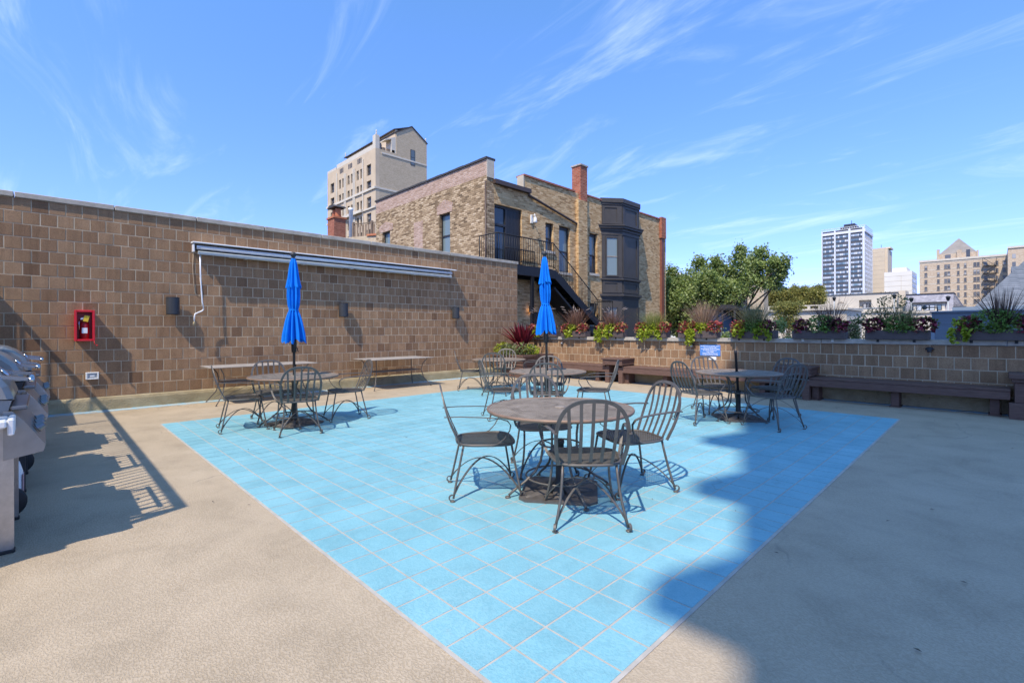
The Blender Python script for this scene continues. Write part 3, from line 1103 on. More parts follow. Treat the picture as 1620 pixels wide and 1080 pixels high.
# closed blue umbrellas ------------------------------------------------------
def fold_skin(prof, n_f, n_a, phase, amp0=1.0, drop=0.0):
    vs_, fs_ = [], []
    for i, (z, r, amp) in enumerate(prof):
        for k in range(n_a):
            a = 2 * PI * k / n_a
            w = math.cos(n_f * a + phase + .5 * math.sin(2 * a + z * 2.0) + .35 * z)
            w = .62 * w + .38 * math.copysign(abs(w) ** .45, w)
            rr = r * (1 + amp * amp0 * w)
            zz_ = z - (drop * (.5 + .5 * math.cos(n_f * a + phase)) if i == len(prof) - 1 else 0) + (0 if i < len(prof) - 1 else .012 * math.sin(3 * a + phase))
            vs_.append((rr * math.cos(a), rr * math.sin(a), zz_))
    for i in range(len(prof) - 1):
        for k in range(n_a):
            k2 = (k + 1) % n_a
            fs_.append((i * n_a + k, i * n_a + k2, (i + 1) * n_a + k2, (i + 1) * n_a + k))
    return vs_, fs_


def make_umbrella(label, x, y, zs, rz, tilt):
    u = thing('closed_umbrella', label, 'umbrella', (x, y, .10), rz, 'closed blue market umbrellas')
    u.rotation_euler = (tilt[0], tilt[1], rz)
    H = zs                                     # top of canopy above this origin
    MB().lathe([(.0185, .045), (.0185, H)], 14).build('pole', M['black_iron'], u)
    fin = MB().lathe([(.02, H - .01), (.030, H + .004), (.020, H + .014), (.026, H + .022), (.042, H + .045), (.044, H + .062), (.030, H + .086), (.004, H + .096)], 18)
    fin.build('finial', M['dark_grey_plastic'], u)
    can = MB()
    # outer tier, flounce over lower tier, tied waist, open skirt
    v_, f_ = fold_skin([(H + .003, .026, .05), (H - .05, .040, .18), (H - .16, .052, .26), (H - .28, .063, .30), (H - .36, .074, .32), (H - .40, .084, .34)], 8, 128, .4, 1.0, .030)
    top_t = MB().add(v_, f_, True).build('canopy_vent', M['blue_fabric'], u)
    v_, f_ = fold_skin([(H - .30, .055, .2), (H - .42, .068, .30), (H - .55, .072, .30), (H - .68, .066, .26), (H - .735, .056, .20), (H - .765, .058, .2), (H - .80, .068, .28), (H - .90, .088, .34), (H - 1.02, .105, .36), (H - 1.10, .116, .38), (H - 1.165, .123, .40)], 10, 160, 1.1, 1.0, .065)
    body = MB().add(v_, f_, True).build('canopy', M['blue_fabric'], u)
    tie = MB().tube([(.063 * math.cos(2 * PI * i / 24), .063 * math.sin(2 * PI * i / 24), H - .748 + .004 * math.sin(i)) for i in range(26)], 0, flat=(.022, .004), side=(0, 0, 1), cap=False)
    tie.build('tie_strap', M['blue_fabric'], u)
    ribs = []
    for k in range(8):
        a = 2 * PI * k / 8
        MB().tube([(.03 * math.cos(a), .03 * math.sin(a), H - .05), (.035 * math.cos(a), .035 * math.sin(a), H - .6), (.055 * math.cos(a), .055 * math.sin(a), H - 1.13)], .006, 5).build('rib', M['black_iron'], u)
    ck = MB().lathe([(.021, H - 1.37), (.036, H - 1.355), (.037, H - 1.22), (.030, H - 1.18), (.028, H - 1.15), (.020, H - 1.145)], 16).build('crank_housing', M['black_plastic'], u)
    MB().tube([(.034, 0, H - 1.29), (.075, 0, H - 1.30), (.085, 0, H - 1.345), (.105, 0, H - 1.35)], .006, 6).build('crank_handle', M['black_plastic'], ck)
    return u


make_umbrella('closed blue umbrella on the left in front of the awning', -7.18, 2.60, 2.31, .3, (R(.4), R(.2)))
make_umbrella('closed blue umbrella in the middle in front of the iron stairs', -5.02, 5.72, 2.42, 1.2, (R(-.3), R(-1.0)))
t_ = thing('bare_pole', 'bare black umbrella pole stub leaning through the shaded table', 'pole', (-2.76, 7.52, .38), 0)
t_.rotation_euler = (R(1.0), R(-3.0), 0)
MB().lathe([(.0185, .0), (.0185, .60), (.021, .602), (.021, .66), (.015, .662)], 14).build('tube', M['black_iron'], t_)
MB().lathe([(.024, .28), (.030, .285), (.030, .335), (.024, .34)], 14).build('stop_collar', M['black_plastic'], t_)

# long side tables against the wall -------------------------------------------


def side_table(label, x0, x1, y0, y1):
    cx, cy_ = (x0 + x1) / 2, (y0 + y1) / 2
    t_ = thing('side_table', label, 'side table', (cx, cy_, 0), 0, 'long rectangular side tables by the wall')
    w, l_ = (x1 - x0) / 2, (y1 - y0) / 2
    z = .70
    rc = .05
    poly = [(-w + rc, -l_), (w - rc, -l_), (w, -l_ + rc), (w, l_ - rc), (w - rc, l_), (-w + rc, l_), (-w, l_ - rc), (-w, -l_ + rc)]
    tp_ = wire_mesh(poly, z - .003, .0125, .0098, .003, (R(58), R(-58))).build('mesh_top', M['side_table_metal'], t_)
    MB().tube([(a, b_, z - .004) for a, b_ in poly + poly[:1]], 0, flat=(.008, .026), side=(0, 0, 1), cap=False).build('table_rim', M['table_mesh_metal'], t_)
    sh = [(a * .46, b_ * .72) for a, b_ in poly]
    sp_ = wire_mesh(sh, .40, .02, .008, .004, (R(58), R(-58))).build('lower_shelf', M['table_mesh_metal'], t_)
    MB().tube([(a, b_, .40) for a, b_ in sh + sh[:1]], 0, flat=(.008, .04), side=(0, 0, 1), cap=False).build('shelf_rim', M['wrought_iron'], sp_)
    for sx in (-1, 1):
        for sy in (-1, 1):
            pts = [(sx * w * .78, sy * l_ * .82, z - .012), (sx * w * .55, sy * l_ * .74, .55), (sx * w * .48, sy * l_ * .72, .40), (sx * w * .56, sy * l_ * .76, .22), (sx * w * .80, sy * l_ * .86, .07), (sx * w * .88, sy * l_ * .90, .015)]
            m = MB().tube(pts, .010, 8)
            m.lathe([(.018, 0), (.02, .006), (.012, .014)], 8, (sx * w * .885, sy * l_ * .902, 0))
            m.build('leg', M['wrought_iron'], t_)
        MB().tube(arc(lambda q: (sx * w * .50, -l_ * .80 + 1.6 * l_ * q, .10 + .27 * math.sin(PI * q)), 15), 0, flat=(.014, .006), side=(1, 0, 0)).build('stretcher', M['wrought_iron'], t_)
    return t_


side_table('long grey side table by the wall beyond the left umbrella', -10.68, -9.85, 2.12, 4.06)
side_table('long grey side table by the wall between the left and farthest tables', -10.72, -9.78, 5.22, 6.92)

# ------------------------------------------------------------------ benches, boxes
BY0, BY1 = 10.42, WY - .002


def bench(label, xa, xb, legs):
    t_ = thing('wall_bench', label, 'bench', ((xa + xb) / 2, (BY0 + BY1) / 2, 0), 0, 'brown wooden benches along the parapet')
    h = (xb - xa) / 2
    d = (BY1 - BY0) / 2
    w = (BY1 - BY0 - .008) / 3
    for k in range(3):
        y0 = -d + k * (w + .004)
        if k == 0:
            MB().cbox(-h, h, y0, y0 + w, .400, .440, .004).build('seat_plank', M['stained_bench_wood'], t_)
        else:
            MB().cbox(-h, h, y0, y0 + w, .400, .440, .004).build('seat_plank', M['stained_bench_wood'], t_)
    MB().cbox(-h + .003, h - .003, -d + .004, -d + .044, .275, .397, .004).build('front_rail', M['stained_bench_wood'], t_)
    MB().cbox(-h + .003, h - .003, d - .05, d - .03, .295, .397, .004).build('back_rail', M['stained_bench_wood'], t_)
    for x in legs:
        x -= (xa + xb) / 2
        l_ = MB().cbox(x - .055, x + .055, -d + .13, d - .06, .022, .396, .005).build('leg', M['stained_bench_wood'], t_)
        MB().cbox(x - .075, x + .075, -d + .105, d - .055, 0, .020, .003).build('foot_board', M['stained_bench_wood'], l_)
    return t_


bench('brown wall bench left of the small table box, below the first flower boxes', -9.15, -7.12, (-8.7, -7.5))
bench('brown wall bench between the two table boxes, below the blue sign', -6.78, -2.98, (-6.60, -5.55, -3.4))
bench('brown wall bench in the shade at right, between table box and end post', -2.59, .14, (-2.45, -1.25, -.03))


def table_box(label, xa, xb, y0, zt):
    t_ = thing('bench_box', label, 'box', ((xa + xb) / 2, (y0 + BY1) / 2, 0), 0, 'brown wooden boxes between the benches')
    h = (xb - xa) / 2
    d = (BY1 - y0) / 2
    MB().cbox(-h, h, -d, d, zt - .035, zt, .004).build('lid', M['stained_bench_wood'], t_)
    MB().cbox(-h + .03, h - .03, -d + .03, d - .01, zt - .13, zt - .037, .004).build('body', M['stained_bench_wood'], t_)
    MB().cbox(-h + .01, h - .01, -d + .01, d - .01, zt - .165, zt - .132, .004).build('lower_moulding', M['stained_bench_wood'], t_)
    for s in (-1, 1):
        MB().cbox(s * (h - .12) - .06, s * (h - .12) + .06, -d + .10, d - .05, .0, zt - .167, .004).build('leg', M['stained_bench_wood'], t_)
    return t_


table_box('small brown table box on the sunlit benches beside the middle table', -7.22, -6.58, 10.32, .635)
table_box('small brown table box in the shade behind the bare leaning pole table', -3.12, -2.46, 10.32, .635)
t_ = thing('end_post', 'dark purple-brown boxy end post of the benches at the right edge', 'post', (.48, 10.62, 0), 0)
MB().cbox(-.36, .36, -.30, .28, 0, .24, .006).build('base', M['stained_bench_wood'], t_)
MB().cbox(-.30, .30, -.24, .24, .242, .55, .006).build('shaft', M['stained_bench_wood'], t_)
MB().cbox(-.33, .33, -.28, .27, .552, .60, .005).build('moulding', M['stained_bench_wood'], t_)
MB().cbox(-.36, .36, -.31, .285, .602, .68, .006).build('cap', M['stained_bench_wood'], t_)

t_ = thing('corner_planter', 'large brown wooden planter with thick rim in the wall corner', 'planter', (-9.98, 10.15, 0), 0)
for n, (a, b_, c_, d_) in enumerate(((-.70, .70, -.62, -.56), (-.70, .70, .64, .70), (-.70, -.64, -.555, .635), (.64, .70, -.555, .635))):
    MB().cbox(a, b_, c_, d_, .605, .665, .005).build('rim_board', M['stained_bench_wood'], t_)
for n, z in enumerate((.24, .345, .45, .545)):
    i_ = .10 - n * .025
    hgt = .10 if n < 3 else .055
    m = MB()
    m.box(-.66 + i_, .66 - i_, -.58 + i_, -.55 + i_, z, z + hgt - .004)
    m.box(-.66 + i_, .66 - i_, .62 - i_, .65 - i_, z, z + hgt - .004)
    m.box(-.66 + i_, -.63 + i_, -.548 + i_, .618 - i_, z, z + hgt - .004)
    m.box(.63 - i_, .66 - i_, -.548 + i_, .618 - i_, z, z + hgt - .004)
    m.build('side_board', M['stained_bench_wood'], t_)
MB().cbox(-.46, .46, -.40, .45, .0, .237, .005).build('pedestal', M['stained_bench_wood'], t_)
MB().box(-.60, .60, -.53, .60, .50, .60).build('soil', M['soil'], t_)


# ------------------------------------------------------------------ gas grills
def grill(label, xc, yc, kind, rz=0.0, sc=1.0):
    t_ = thing('gas_grill', label, 'grill', (xc, yc, 0), rz, 'gas grills in a row')
    body, lid_m = (M['grill_grey'], M['grill_grey']) if kind == 0 else (M['grill_dark'], M['grill_grey'])
    hw = .36
    # four posts, the front pair wide and tapered at the foot
    for sx in (-1, 1):
        l_ = MB().prism([(.16, .0), (.27, .0), (.285, .03), (.285, .80), (.16, .80)], 'x', sx * hw - .016, sx * hw + .016).build('leg', M['brushed_steel'] if kind == 0 else body, t_)
        MB().cbox(sx * hw - .03, sx * hw + .03, .15, .29, .0, .02, .004).build('foot_cap', M['black_plastic'], l_)
        l_ = MB().prism([(-.27, .09), (-.16, .09), (-.16, .80), (-.27, .80)], 'x', sx * hw - .016, sx * hw + .016).build('leg', M['brushed_steel'] if kind == 0 else body, t_)
        MB().lathe([(.10, -.022), (.115, -.015), (.115, .015), (.10, .022)], 22).build('wheel', M['black_plastic'], t_)
        w_ = t_.children[-1]
        w_.rotation_euler = (0, PI / 2, 0)
        w_.location = (-hw - .05 if sx > 0 else -hw - .02, .215 if sx > 0 else -.22, .116)
        MB().lathe([(.03, -.026), (.036, .026)], 12).build('wheel_hub', M['brushed_steel'], w_)
        for z in (.12, .42):
            MB().box(sx * hw - .012, sx * hw + .012, -.158, .158, z, z + .07).build('side_rail', M['brushed_steel'] if kind == 0 else body, t_)
    MB().box(-hw + .018, hw - .018, .20, .215, .10, .68).build('cabinet_door', M['grill_dark'], t_)
    MB().box(-hw + .018, hw - .018, -.25, .25, .08, .098).build('bottom_shelf', M['grill_dark'], t_)
    # firebox
    MB().prism([(-.27, .97), (.275, .93), (.26, .86), (.20, .74), (-.20, .74), (-.27, .86)], 'x', -hw + .005, hw - .005).build('firebox', body, t_)
    # lid: rounded hood
    pr = [(-.285, .975), (-.285, 1.03), (-.262, 1.10), (-.21, 1.165), (-.13, 1.205), (-.03, 1.215), (.07, 1.20), (.15, 1.155), (.215, 1.09), (.26, 1.02), (.285, .94)]
    ld = MB()
    n = len(pr)
    k0 = .90
    for x, s_ in ((-hw - .02, k0), (-hw + .02, 1.0), (hw - .02, 1.0), (hw + .02, k0)):
        for (y, z) in pr:
            ld.v.append((x, y * s_, .94 + (z - .94) * s_))
    for i in range(3):
        for k in range(n - 1):
            ld.f.append((i * n + k, i * n + k + 1, (i + 1) * n + k + 1, (i + 1) * n + k)); ld.sm.append(i == 1)
    ld.f.append(tuple(range(n))); ld.sm.append(False)
    ld.f.append(tuple(range(3 * n, 4 * n))); ld.sm.append(False)
    ld.f += [(k * n, (k + 1) * n, (k + 1) * n + n - 1, k * n + n - 1) for k in range(3)]; ld.sm += [False] * 3
    lid = ld.build('lid', lid_m, t_)
    hd = MB().tube([(-hw + .02, .36, 1.05), (hw - .02, .36, 1.05)], .016, 10)
    for s in (-1, 1):
        hd.bar((s * (hw - .07), .22, 1.075), (s * (hw - .07), .365, 1.05), .035, .022)
    hd.build('lid_handle', M['chrome'], lid)
    MB().lathe([(.038, 0), (.042, .006), (.03, .016)], 16).build('thermometer', M['chrome'], lid)
    th = lid.children[-1]
    th.location = (0, .232, 1.075); th.rotation_euler = (R(-52), 0, 0)
    # control panel, sloping front with side cheeks
    cp_ = MB().prism([(.24, .57), (.415, .60), (.425, .64), (.33, .80), (.28, .865), (.24, .865)], 'x', -hw - .03, hw + .03).build('control_panel', M['grill_grey'] if kind == 0 else M['brushed_steel'], t_)
    for k in range(3):
        kb = MB().lathe([(.032, 0), (.034, .008), (.026, .014), (.022, .04), (.018, .044)], 16).build('knob', M['dark_steel'], cp_)
        kb.location = (-.2 + .2 * k, .382, .725)
        kb.rotation_euler = (R(-60), 0, 0)
    MB().cbox(-hw - .02, hw + .02, .27, .345, .870, .895, .006).build('towel_bar', M['dark_steel'], cp_)
    for s in (-1, 1):
        sh = MB().cbox(*sorted((s * (hw + .035), s * (hw + .29))), -.22, .265, .80, .845, .008).build('side_shelf', M['white_aluminium'] if kind == 0 else M['grill_dark'], t_)
        MB().cbox(*sorted((s * (hw + .04), s * (hw + .28))), .267, .295, .755, .85, .006).build('shelf_fascia', M['white_aluminium'] if kind == 0 else M['grill_dark'], sh)
    return t_


def tank(label, x, y):
    t_ = thing('propane_tank', label, 'gas tank', (x, y, 0), 0, 'white gas tanks by the grills')
    MB().lathe([(.10, 0), (.10, .03), (.145, .06), (.152, .12), (.152, .29), (.135, .36), (.07, .39)], 24).build('body', M['tank_white'], t_)
    c_ = MB().lathe([(.10, .375), (.102, .46), (.098, .46), (.096, .375)], 20).build('collar', M['tank_white'], t_)
    MB().lathe([(.02, .38), (.02, .43), (.035, .435), (.035, .455)], 12).build('valve', M['brushed_steel'], t_)
    MB().box(-.05, .05, .150, .156, .14, .27).build('sticker', M['pink_plastic'], t_)


grill('nearest grey gas grill at the left edge with a pale metal leg', -4.62, -.42, 0)
grill('second gas grill from the camera, grey lid and dark cart', -6.14, -.40, 1)
grill('gas grill farthest along the row, next to the block wall', -7.72, -.38, 1)
tank('white gas tank beside the nearest grill cart', -5.25, -.27)
tank('white gas tank between the second and the farthest grill', -6.86, -.26)

# ================================================================== THINGS ON THE WALLS
# retracted awning ---------------------------------------------------------
aw = thing('retracted_awning', 'long retracted white and grey folding-arm awning high on the block wall', 'awning', (WX, 0, 2.86))
ya, yb = 2.04, 8.18
MB().prism([(.0, .185), (.0, .215), (.05, .222), (.20, .208), (.235, .196), (.235, .182), (.20, .188)], 'y', ya - .02, yb + .10).build('hood', M['white_aluminium'], aw)
MB().box(.0, .055, ya + .02, yb - .02, .06, .165).build('torsion_bar', M['dark_grey_plastic'], aw)
MB().tube([(.15, ya + .05, .108), (.15, yb - .02, .108)], .040, 14).build('roller_tube', M['white_aluminium'], aw)
fb = MB().prism([(.165, -.025), (.215, -.03), (.222, .015), (.205, .033), (.168, .03)], 'y', ya + .06, yb - .06)
fb.build('front_bar', M['grey_aluminium'], aw)
for n, (a, b_) in enumerate(((ya + .6, ya + 3.0), (ya + 3.3, yb - .5))):
    MB().cbox(.075, .115, a, b_, -.03, .02, .006).build('folding_arm', M['grey_aluminium'], aw)
    MB().cbox(.120, .150, a + .25, b_ - .3, -.02, .03, .005).build('folding_arm', M['white_aluminium'], aw)
for y in (ya + .9, ya + 2.05, ya + 3.15, ya + 4.15, yb - 1.25, yb - .45):
    m = MB().cbox(.06, .21, y - .03, y + .03, -.045, .0, .006)
    m.tube([(.19, y - .05, -.02), (.19, y + .05, -.02)], .022, 8)
    m.build('arm_joint', M['grey_aluminium'], aw)
for y in (ya - .005, yb - .03):
    MB().cbox(.0, .12, y, y + .03, .02, .180, .006).build('end_plate', M['white_aluminium'], aw)
for y in (ya + .35, ya + 2.6, ya + 4.7, yb - .2):
    MB().cbox(-.001, .03, y - .06, y + .06, .0, .172, .004).build('wall_bracket', M['grey_aluminium'], aw)
MB().tube([(.17, yb - 1.27, -.04), (.172, yb - 1.26, -.14), (.17, yb - 1.27, -.22)], .004, 5).build('pull_cord', M['mortar'], aw)
cr = thing('awning_crank', 'thin white awning crank pole with bent handle hanging at the left awning end', 'crank', (WX + .155, ya + .10, 1.50), 0)
MB().tube([(0, 0, 1.37), (.003, .005, .9), (-.005, .035, .42), (.0, .055, .29)], .0125, 8).build('rod', M['white_aluminium'], cr)
MB().tube([(.0, .056, .288), (-.01, .03, .25), (-.01, -.03, .22), (-.005, -.085, .19), (.0, -.095, .14), (.0, -.10, .04)], .0125, 8).build('handle', M['white_aluminium'], cr)
MB().lathe([(.014, -.03), (.02, -.028), (.02, .04), (.014, .045)], 10, (.0, -.10, 0)).build('grip', M['plinth_coating'], cr)
co = thing('awning_cable', 'thin pale cable looping down the wall beside the awning crank', 'cable', (WX + .012, ya + .02, 2.2))
MB().tube([(0, .0, .75), (.0, -.015, .4), (.0, .0, .1), (.0, .02, -.1), (.0, .09, -.16), (.0, .13, -.08), (.0, .10, .2)], .005, 6).build('cable', M['mortar'], co)


# wall speakers ---------------------------------------------------------------
def speaker(label, y, z):
    t_ = thing('wall_speaker', label, 'speaker', (WX + .03, y, z), 0, 'dark half-round speakers on the block wall')
    prof = [(0, -.105)] + [(.125 * math.cos(a) ** .8 if math.cos(a) > 0 else 0, .105 * math.sin(a)) for a in [(-PI / 2 + PI * i / 14) for i in range(1, 14)]] + [(0, .105)]
    MB().prism([(a + .025, b_) for a, b_ in prof], 'z', -.15, .15).build('body', M['dark_grey_plastic'], t_)
    MB().prism([(a * .96 + .025, b_ * .97) for a, b_ in prof], 'z', .1505, .162).build('top_cap', M['black_plastic'], t_)
    MB().prism([(a * .96 + .025, b_ * .97) for a, b_ in prof], 'z', -.162, -.1505).build('bottom_cap', M['black_plastic'], t_)
    MB().box(.10, .135, .03, .075, -.13, -.09).build('badge', M['black_plastic'], t_)
    MB().box(-.03, .024, -.035, .035, -.06, .06).build('bracket', M['black_plastic'], t_)


speaker('dark half-round wall speaker nearest the red extinguisher box, left of the awning crank', 1.72, 1.835)
speaker('dark half-round wall speaker under the middle of the awning, right of the left umbrella', 5.04, 1.85)
speaker('dark half-round wall speaker under the right awning end, farthest along the wall', 8.36, 1.86)

# fire extinguisher cabinet ----------------------------------------------------
cab = thing('extinguisher_cabinet', 'bright red open fire extinguisher box fixed to the block wall', 'cabinet', (WX, .485, 1.46))
w_, h_, d_ = .118, .248, .17
m = MB()
m.cbox(.002, d_, -w_, -w_ + .02, -h_, h_, .004)
m.cbox(.002, d_, w_ - .02, w_, -h_, h_, .004)
m.cbox(.002, d_, -w_ + .0205, w_ - .0205, h_ - .02, h_, .004)
m.cbox(.002, d_, -w_ + .0205, w_ - .0205, -h_, -h_ + .02, .004)
m.build('case', M['red_plastic'], cab)
MB().box(.0035, .012, -w_ + .021, w_ - .021, -h_ + .021, h_ - .021).build('back_plate', M['dark_red_plastic'], cab)
m = MB()
for (a, b_, c_, e_) in ((-w_ - .012, -w_ + .022, -h_ - .012, h_ + .012), (w_ - .022, w_ + .012, -h_ - .012, h_ + .012)):
    m.cbox(d_ + .001, d_ + .016, a, b_, c_, e_, .005)
m.cbox(d_ + .001, d_ + .016, -w_ + .0225, w_ - .0225, h_ - .022, h_ + .012, .005)
m.cbox(d_ + .001, d_ + .016, -w_ + .0225, w_ - .0225, -h_ - .012, -h_ + .022, .005)
m.build('front_frame', M['red_plastic'], cab)
m = MB().tube([(d_ + .01, w_ - .0, -h_ - .01), (d_ + .012, w_ + .005, -h_ - .06), (d_ + .014, w_ + .03, -h_ - .085)], .006, 6)
m.lathe([(.010, -.01), (.014, 0), (.010, .012)], 8, (d_ + .014, w_ + .035, -h_ - .085))
m.build('hammer_tag', M['red_plastic'], cab)
ex = thing('fire_extinguisher', 'red fire extinguisher with yellow tag standing inside the red wall box', 'extinguisher', (WX + .088, .485, 1.233))
MB().lathe([(.055, 0), (.062, .01), (.062, .24), (.05, .28), (.022, .30), (.02, .32)], 20).build('cylinder', M['dark_red_plastic'], ex)
m = MB().box(-.012, .012, -.05, .05, .33, .345)
m.bar((0, -.045, .35), (0, .06, .385), .02, .01)
m.tube([(.0, -.05, .335), (.03, -.07, .28), (.04, -.066, .16)], .008, 6)
m.build('valve_handle', M['chrome'], ex)
MB().lathe([(.016, 0), (.018, .006), (.016, .012)], 10, (.03, .0, .30)).build('gauge', M['chrome'], ex)
MB().box(.0635, .067, -.035, .035, .10, .19).build('instruction_label', M['sign_white'], ex)
m = MB().obox((.072, .02, .345), (0, .25, 1), (1, 0, 0), .10, .065, .003)
m.build('inspection_tag', M['yellow_card'], ex)

# outlet box ---------------------------------------------------------------------
t_ = thing('outlet_box', 'small white weatherproof outlet box low on the block wall', 'outlet', (WX, .585, .605))
m = MB()
for (a, b_, c_, e_) in ((-.085, -.062, -.06, .06), (.062, .085, -.06, .06), (-.0618, .0618, .042, .06), (-.0618, .0618, -.06, -.042)):
    m.cbox(.001, .045, a, b_, c_, e_, .003)
m.build('frame', M['white_plastic'], t_)
MB().cbox(.001, .032, -.0615, .0615, -.0415, .0415, .004).build('cover', M['grey_cover'], t_)
MB().box(.0325, .036, -.03, .03, -.02, .02).build('socket_plate', M['white_plastic'], t_)


# cap lights under the parapet cap ----------------------------------------------
def cap_light(label, x):
    t_ = thing('wall_light', label, 'wall light', (x, WY, 1.0), 0, 'small dome lights under the parapet cap')
    m = MB()
    vs_, fs_ = [], []
    for i in range(6):
        ph = (PI / 2) * i / 5
        for k in range(13):
            a = PI * k / 12
            vs_.append((.062 * math.cos(ph) * math.cos(a), -.075 * math.cos(ph) * math.sin(a), .048 * math.sin(ph)))
    for i in range(5):
        for k in range(12):
            fs_.append((i * 13 + k, i * 13 + k + 1, (i + 1) * 13 + k + 1, (i + 1) * 13 + k))
    fs_.append(tuple(reversed(range(13))))
    m.add(vs_, fs_, True).build('hood', M['gutter_brown'] if x < -3 else M['dark_grey_plastic'], t_)
    MB().lathe([(.030, -.045), (.034, -.002)], 12, (0, -.038, 0)).build('lens', M['grey_cover'] if x < -3 else M['dark_grey_plastic'], t_)


cap_light('small brown dome light under the parapet cap right of the middle umbrella', -8.99)
cap_light('small brown dome light under the parapet cap just left of the blue sign', -5.05)
cap_light('small dark dome light under the parapet cap above the shaded bench', -.82)

# blue notice --------------------------------------------------------------------
sg = thing('notice_sign', 'blue notice sign with seven lines of small white text on the parapet', 'sign', (-4.62, WY - .006, .885), 0)
MB().cbox(-.235, .235, -.008, 0, -.125, .125, .003).build('board', M['sign_blue'], sg)
lines = ['Do NOT leave on umbrellas, shut &', 'close on premises walk', 'The maintenance should not hanging', 'by umbrella hanging over', 'these railings', 'Hours on the roof deck are', 'managed by Building or Bldg']
for i, tx in enumerate(lines):
    cu = bpy.data.curves.new('lettering', 'FONT')
    cu.body = tx
    cu.size = .031
    cu.align_x = 'CENTER'
    cu.align_y = 'CENTER'
    cu.resolution_u = 2
    cu.offset = .0007
    tmp = bpy.data.objects.new('lettering', cu)
    COL.objects.link(tmp)
    bpy.context.view_layer.update()
    me = bpy.data.meshes.new_from_object(tmp.evaluated_get(bpy.context.evaluated_depsgraph_get()))
    bpy.data.objects.remove(tmp)
    me.materials.clear()
    me.materials.append(M['sign_white'])
    o = inst('lettering', me, sg, (0, -.0092, .094 - i * .0315))
    wd = max(v.co.x for v in me.vertices) - min(v.co.x for v in me.vertices)
    o.scale = (min(1.0, .43 / wd), 1, 1)
    o.rotation_euler = (PI / 2, 0, 0)
t_ = thing('paper_label', 'small white paper label below the blue notice sign', 'label', (-4.565, WY - .006, .705), 0)
MB().cbox(-.085, .085, -.004, 0, -.036, .036, .001).build('sheet', M['sign_white'], t_)
# ================================================================== PLANTS ON THE PARAPET


def leaf_quads(C, size, droop=.35, aspect=.55, jit=.35, up=.4):
    """rhombus leaves at centres C (N,3)"""
    C = np.asarray(C, float)
    n = len(C)
    nor = nrg.normal(size=(n, 3))
    nor[:, 2] = np.abs(nor[:, 2]) + up
    nor /= np.linalg.norm(nor, axis=1)[:, None]
    t_ = nrg.normal(size=(n, 3))
    t_[:, 2] -= droop
    t_ -= nor * np.sum(t_ * nor, axis=1)[:, None]
    t_ /= np.linalg.norm(t_, axis=1)[:, None] + 1e-9
    b_ = np.cross(nor, t_)
    s = size * (1 + jit * nrg.uniform(-1, 1, n))[:, None]
    v = np.empty((n, 4, 3))
    v[:, 0] = C - t_ * s * .5
    v[:, 1] = C + b_ * s * aspect * .5 - t_ * s * .05 + nor * s * .06
    v[:, 2] = C + t_ * s * .5 - nor * s * .08
    v[:, 3] = C - b_ * s * aspect * .5 - t_ * s * .05 + nor * s * .06
    return v.reshape(-1, 3), np.arange(n * 4).reshape(-1, 4)


def ball(n, c, r, shell=.55):
    d = nrg.normal(size=(n, 3))
    d /= np.linalg.norm(d, axis=1)[:, None]
    rr = (shell + (1 - shell) * nrg.uniform(0, 1, n) ** .6)[:, None]
    return np.asarray(c) + d * rr * np.asarray(r)


def blades(n, base, spread, h, lean, w, seg=5, curl=.6, hvar=.25):
    """arching grass blades -> verts, quads"""
    V, Q = [], []
    for i in range(n):
        a = nrg.uniform(0, 2 * PI)
        rad = spread * math.sqrt(nrg.uniform())
        p = np.array([base[0] + rad * math.cos(a), base[1] + rad * .6 * math.sin(a), base[2]])
        ln = abs(nrg.normal(0, lean)) + .05
        hh = h * (1 + hvar * nrg.uniform(-1, .6))
        dirv = np.array([math.cos(a + nrg.normal(0, .5)), math.sin(a + nrg.normal(0, .5)), 0])
        side = np.array([-dirv[1], dirv[0], 0])
        tw = nrg.uniform(-1, 1)
        side = side * math.cos(tw) + dirv * math.sin(tw)
        o = len(V)
        for k in range(seg + 1):
            q = k / seg
            c_ = p + dirv * ln * hh * (q + curl * q * q) * .7 + np.array([0, 0, hh * (q - .35 * curl * ln * q * q)])
            ww = w * (1 - q ** 1.6) * .5 + .0006
            V.append(c_ - side * ww); V.append(c_ + side * ww)
        for k in range(seg):
            Q.append((o + 2 * k, o + 2 * k + 1, o + 2 * k + 3, o + 2 * k + 2))
    return np.array(V), np.array(Q)


def merge(parts):
    V, Q, o = [], [], 0
    for v, q in parts:
        V.append(v); Q.append(np.asarray(q) + o); o += len(v)
    return np.concatenate(V), np.concatenate(Q)


def plumes(n, base, spread, h, lean):
    V = []
    out = []
    for i in range(n):
        a = nrg.uniform(0, 2 * PI)
        ln = abs(nrg.normal(lean, lean * .5))
        hh = h * nrg.uniform(.75, 1.05)
        p0 = np.array([base[0] + spread * .5 * math.cos(a), base[1] + spread * .3 * math.sin(a), base[2]])
        d = np.array([math.cos(a) * ln, math.sin(a) * ln, 0])
        top = p0 + d * hh + np.array([0, 0, hh])
        tip = top + d * .30 + np.array([0, 0, .10 - .12 * ln])
        side = np.array([-math.sin(a), math.cos(a), 0])
        out.append((np.array([p0 - side * .0012, p0 + side * .0012, top + side * .0012, top - side * .0012]), np.array([[0, 1, 2, 3]])))
        for rot in (0, 1.57):
            s2 = side * math.cos(rot) + np.array([0, 0, 1]) * math.sin(rot)
            m1 = top * .7 + tip * .3
            m2 = top * .3 + tip * .7
            out.append((np.array([top - s2 * .003, top + s2 * .003, m1 + s2 * .009, m1 - s2 * .009, m2 + s2 * .008, m2 - s2 * .008, tip + s2 * .002, tip - s2 * .002]), np.array([[0, 1, 2, 3], [3, 2, 4, 5], [5, 4, 6, 7]])))
    return merge(out)


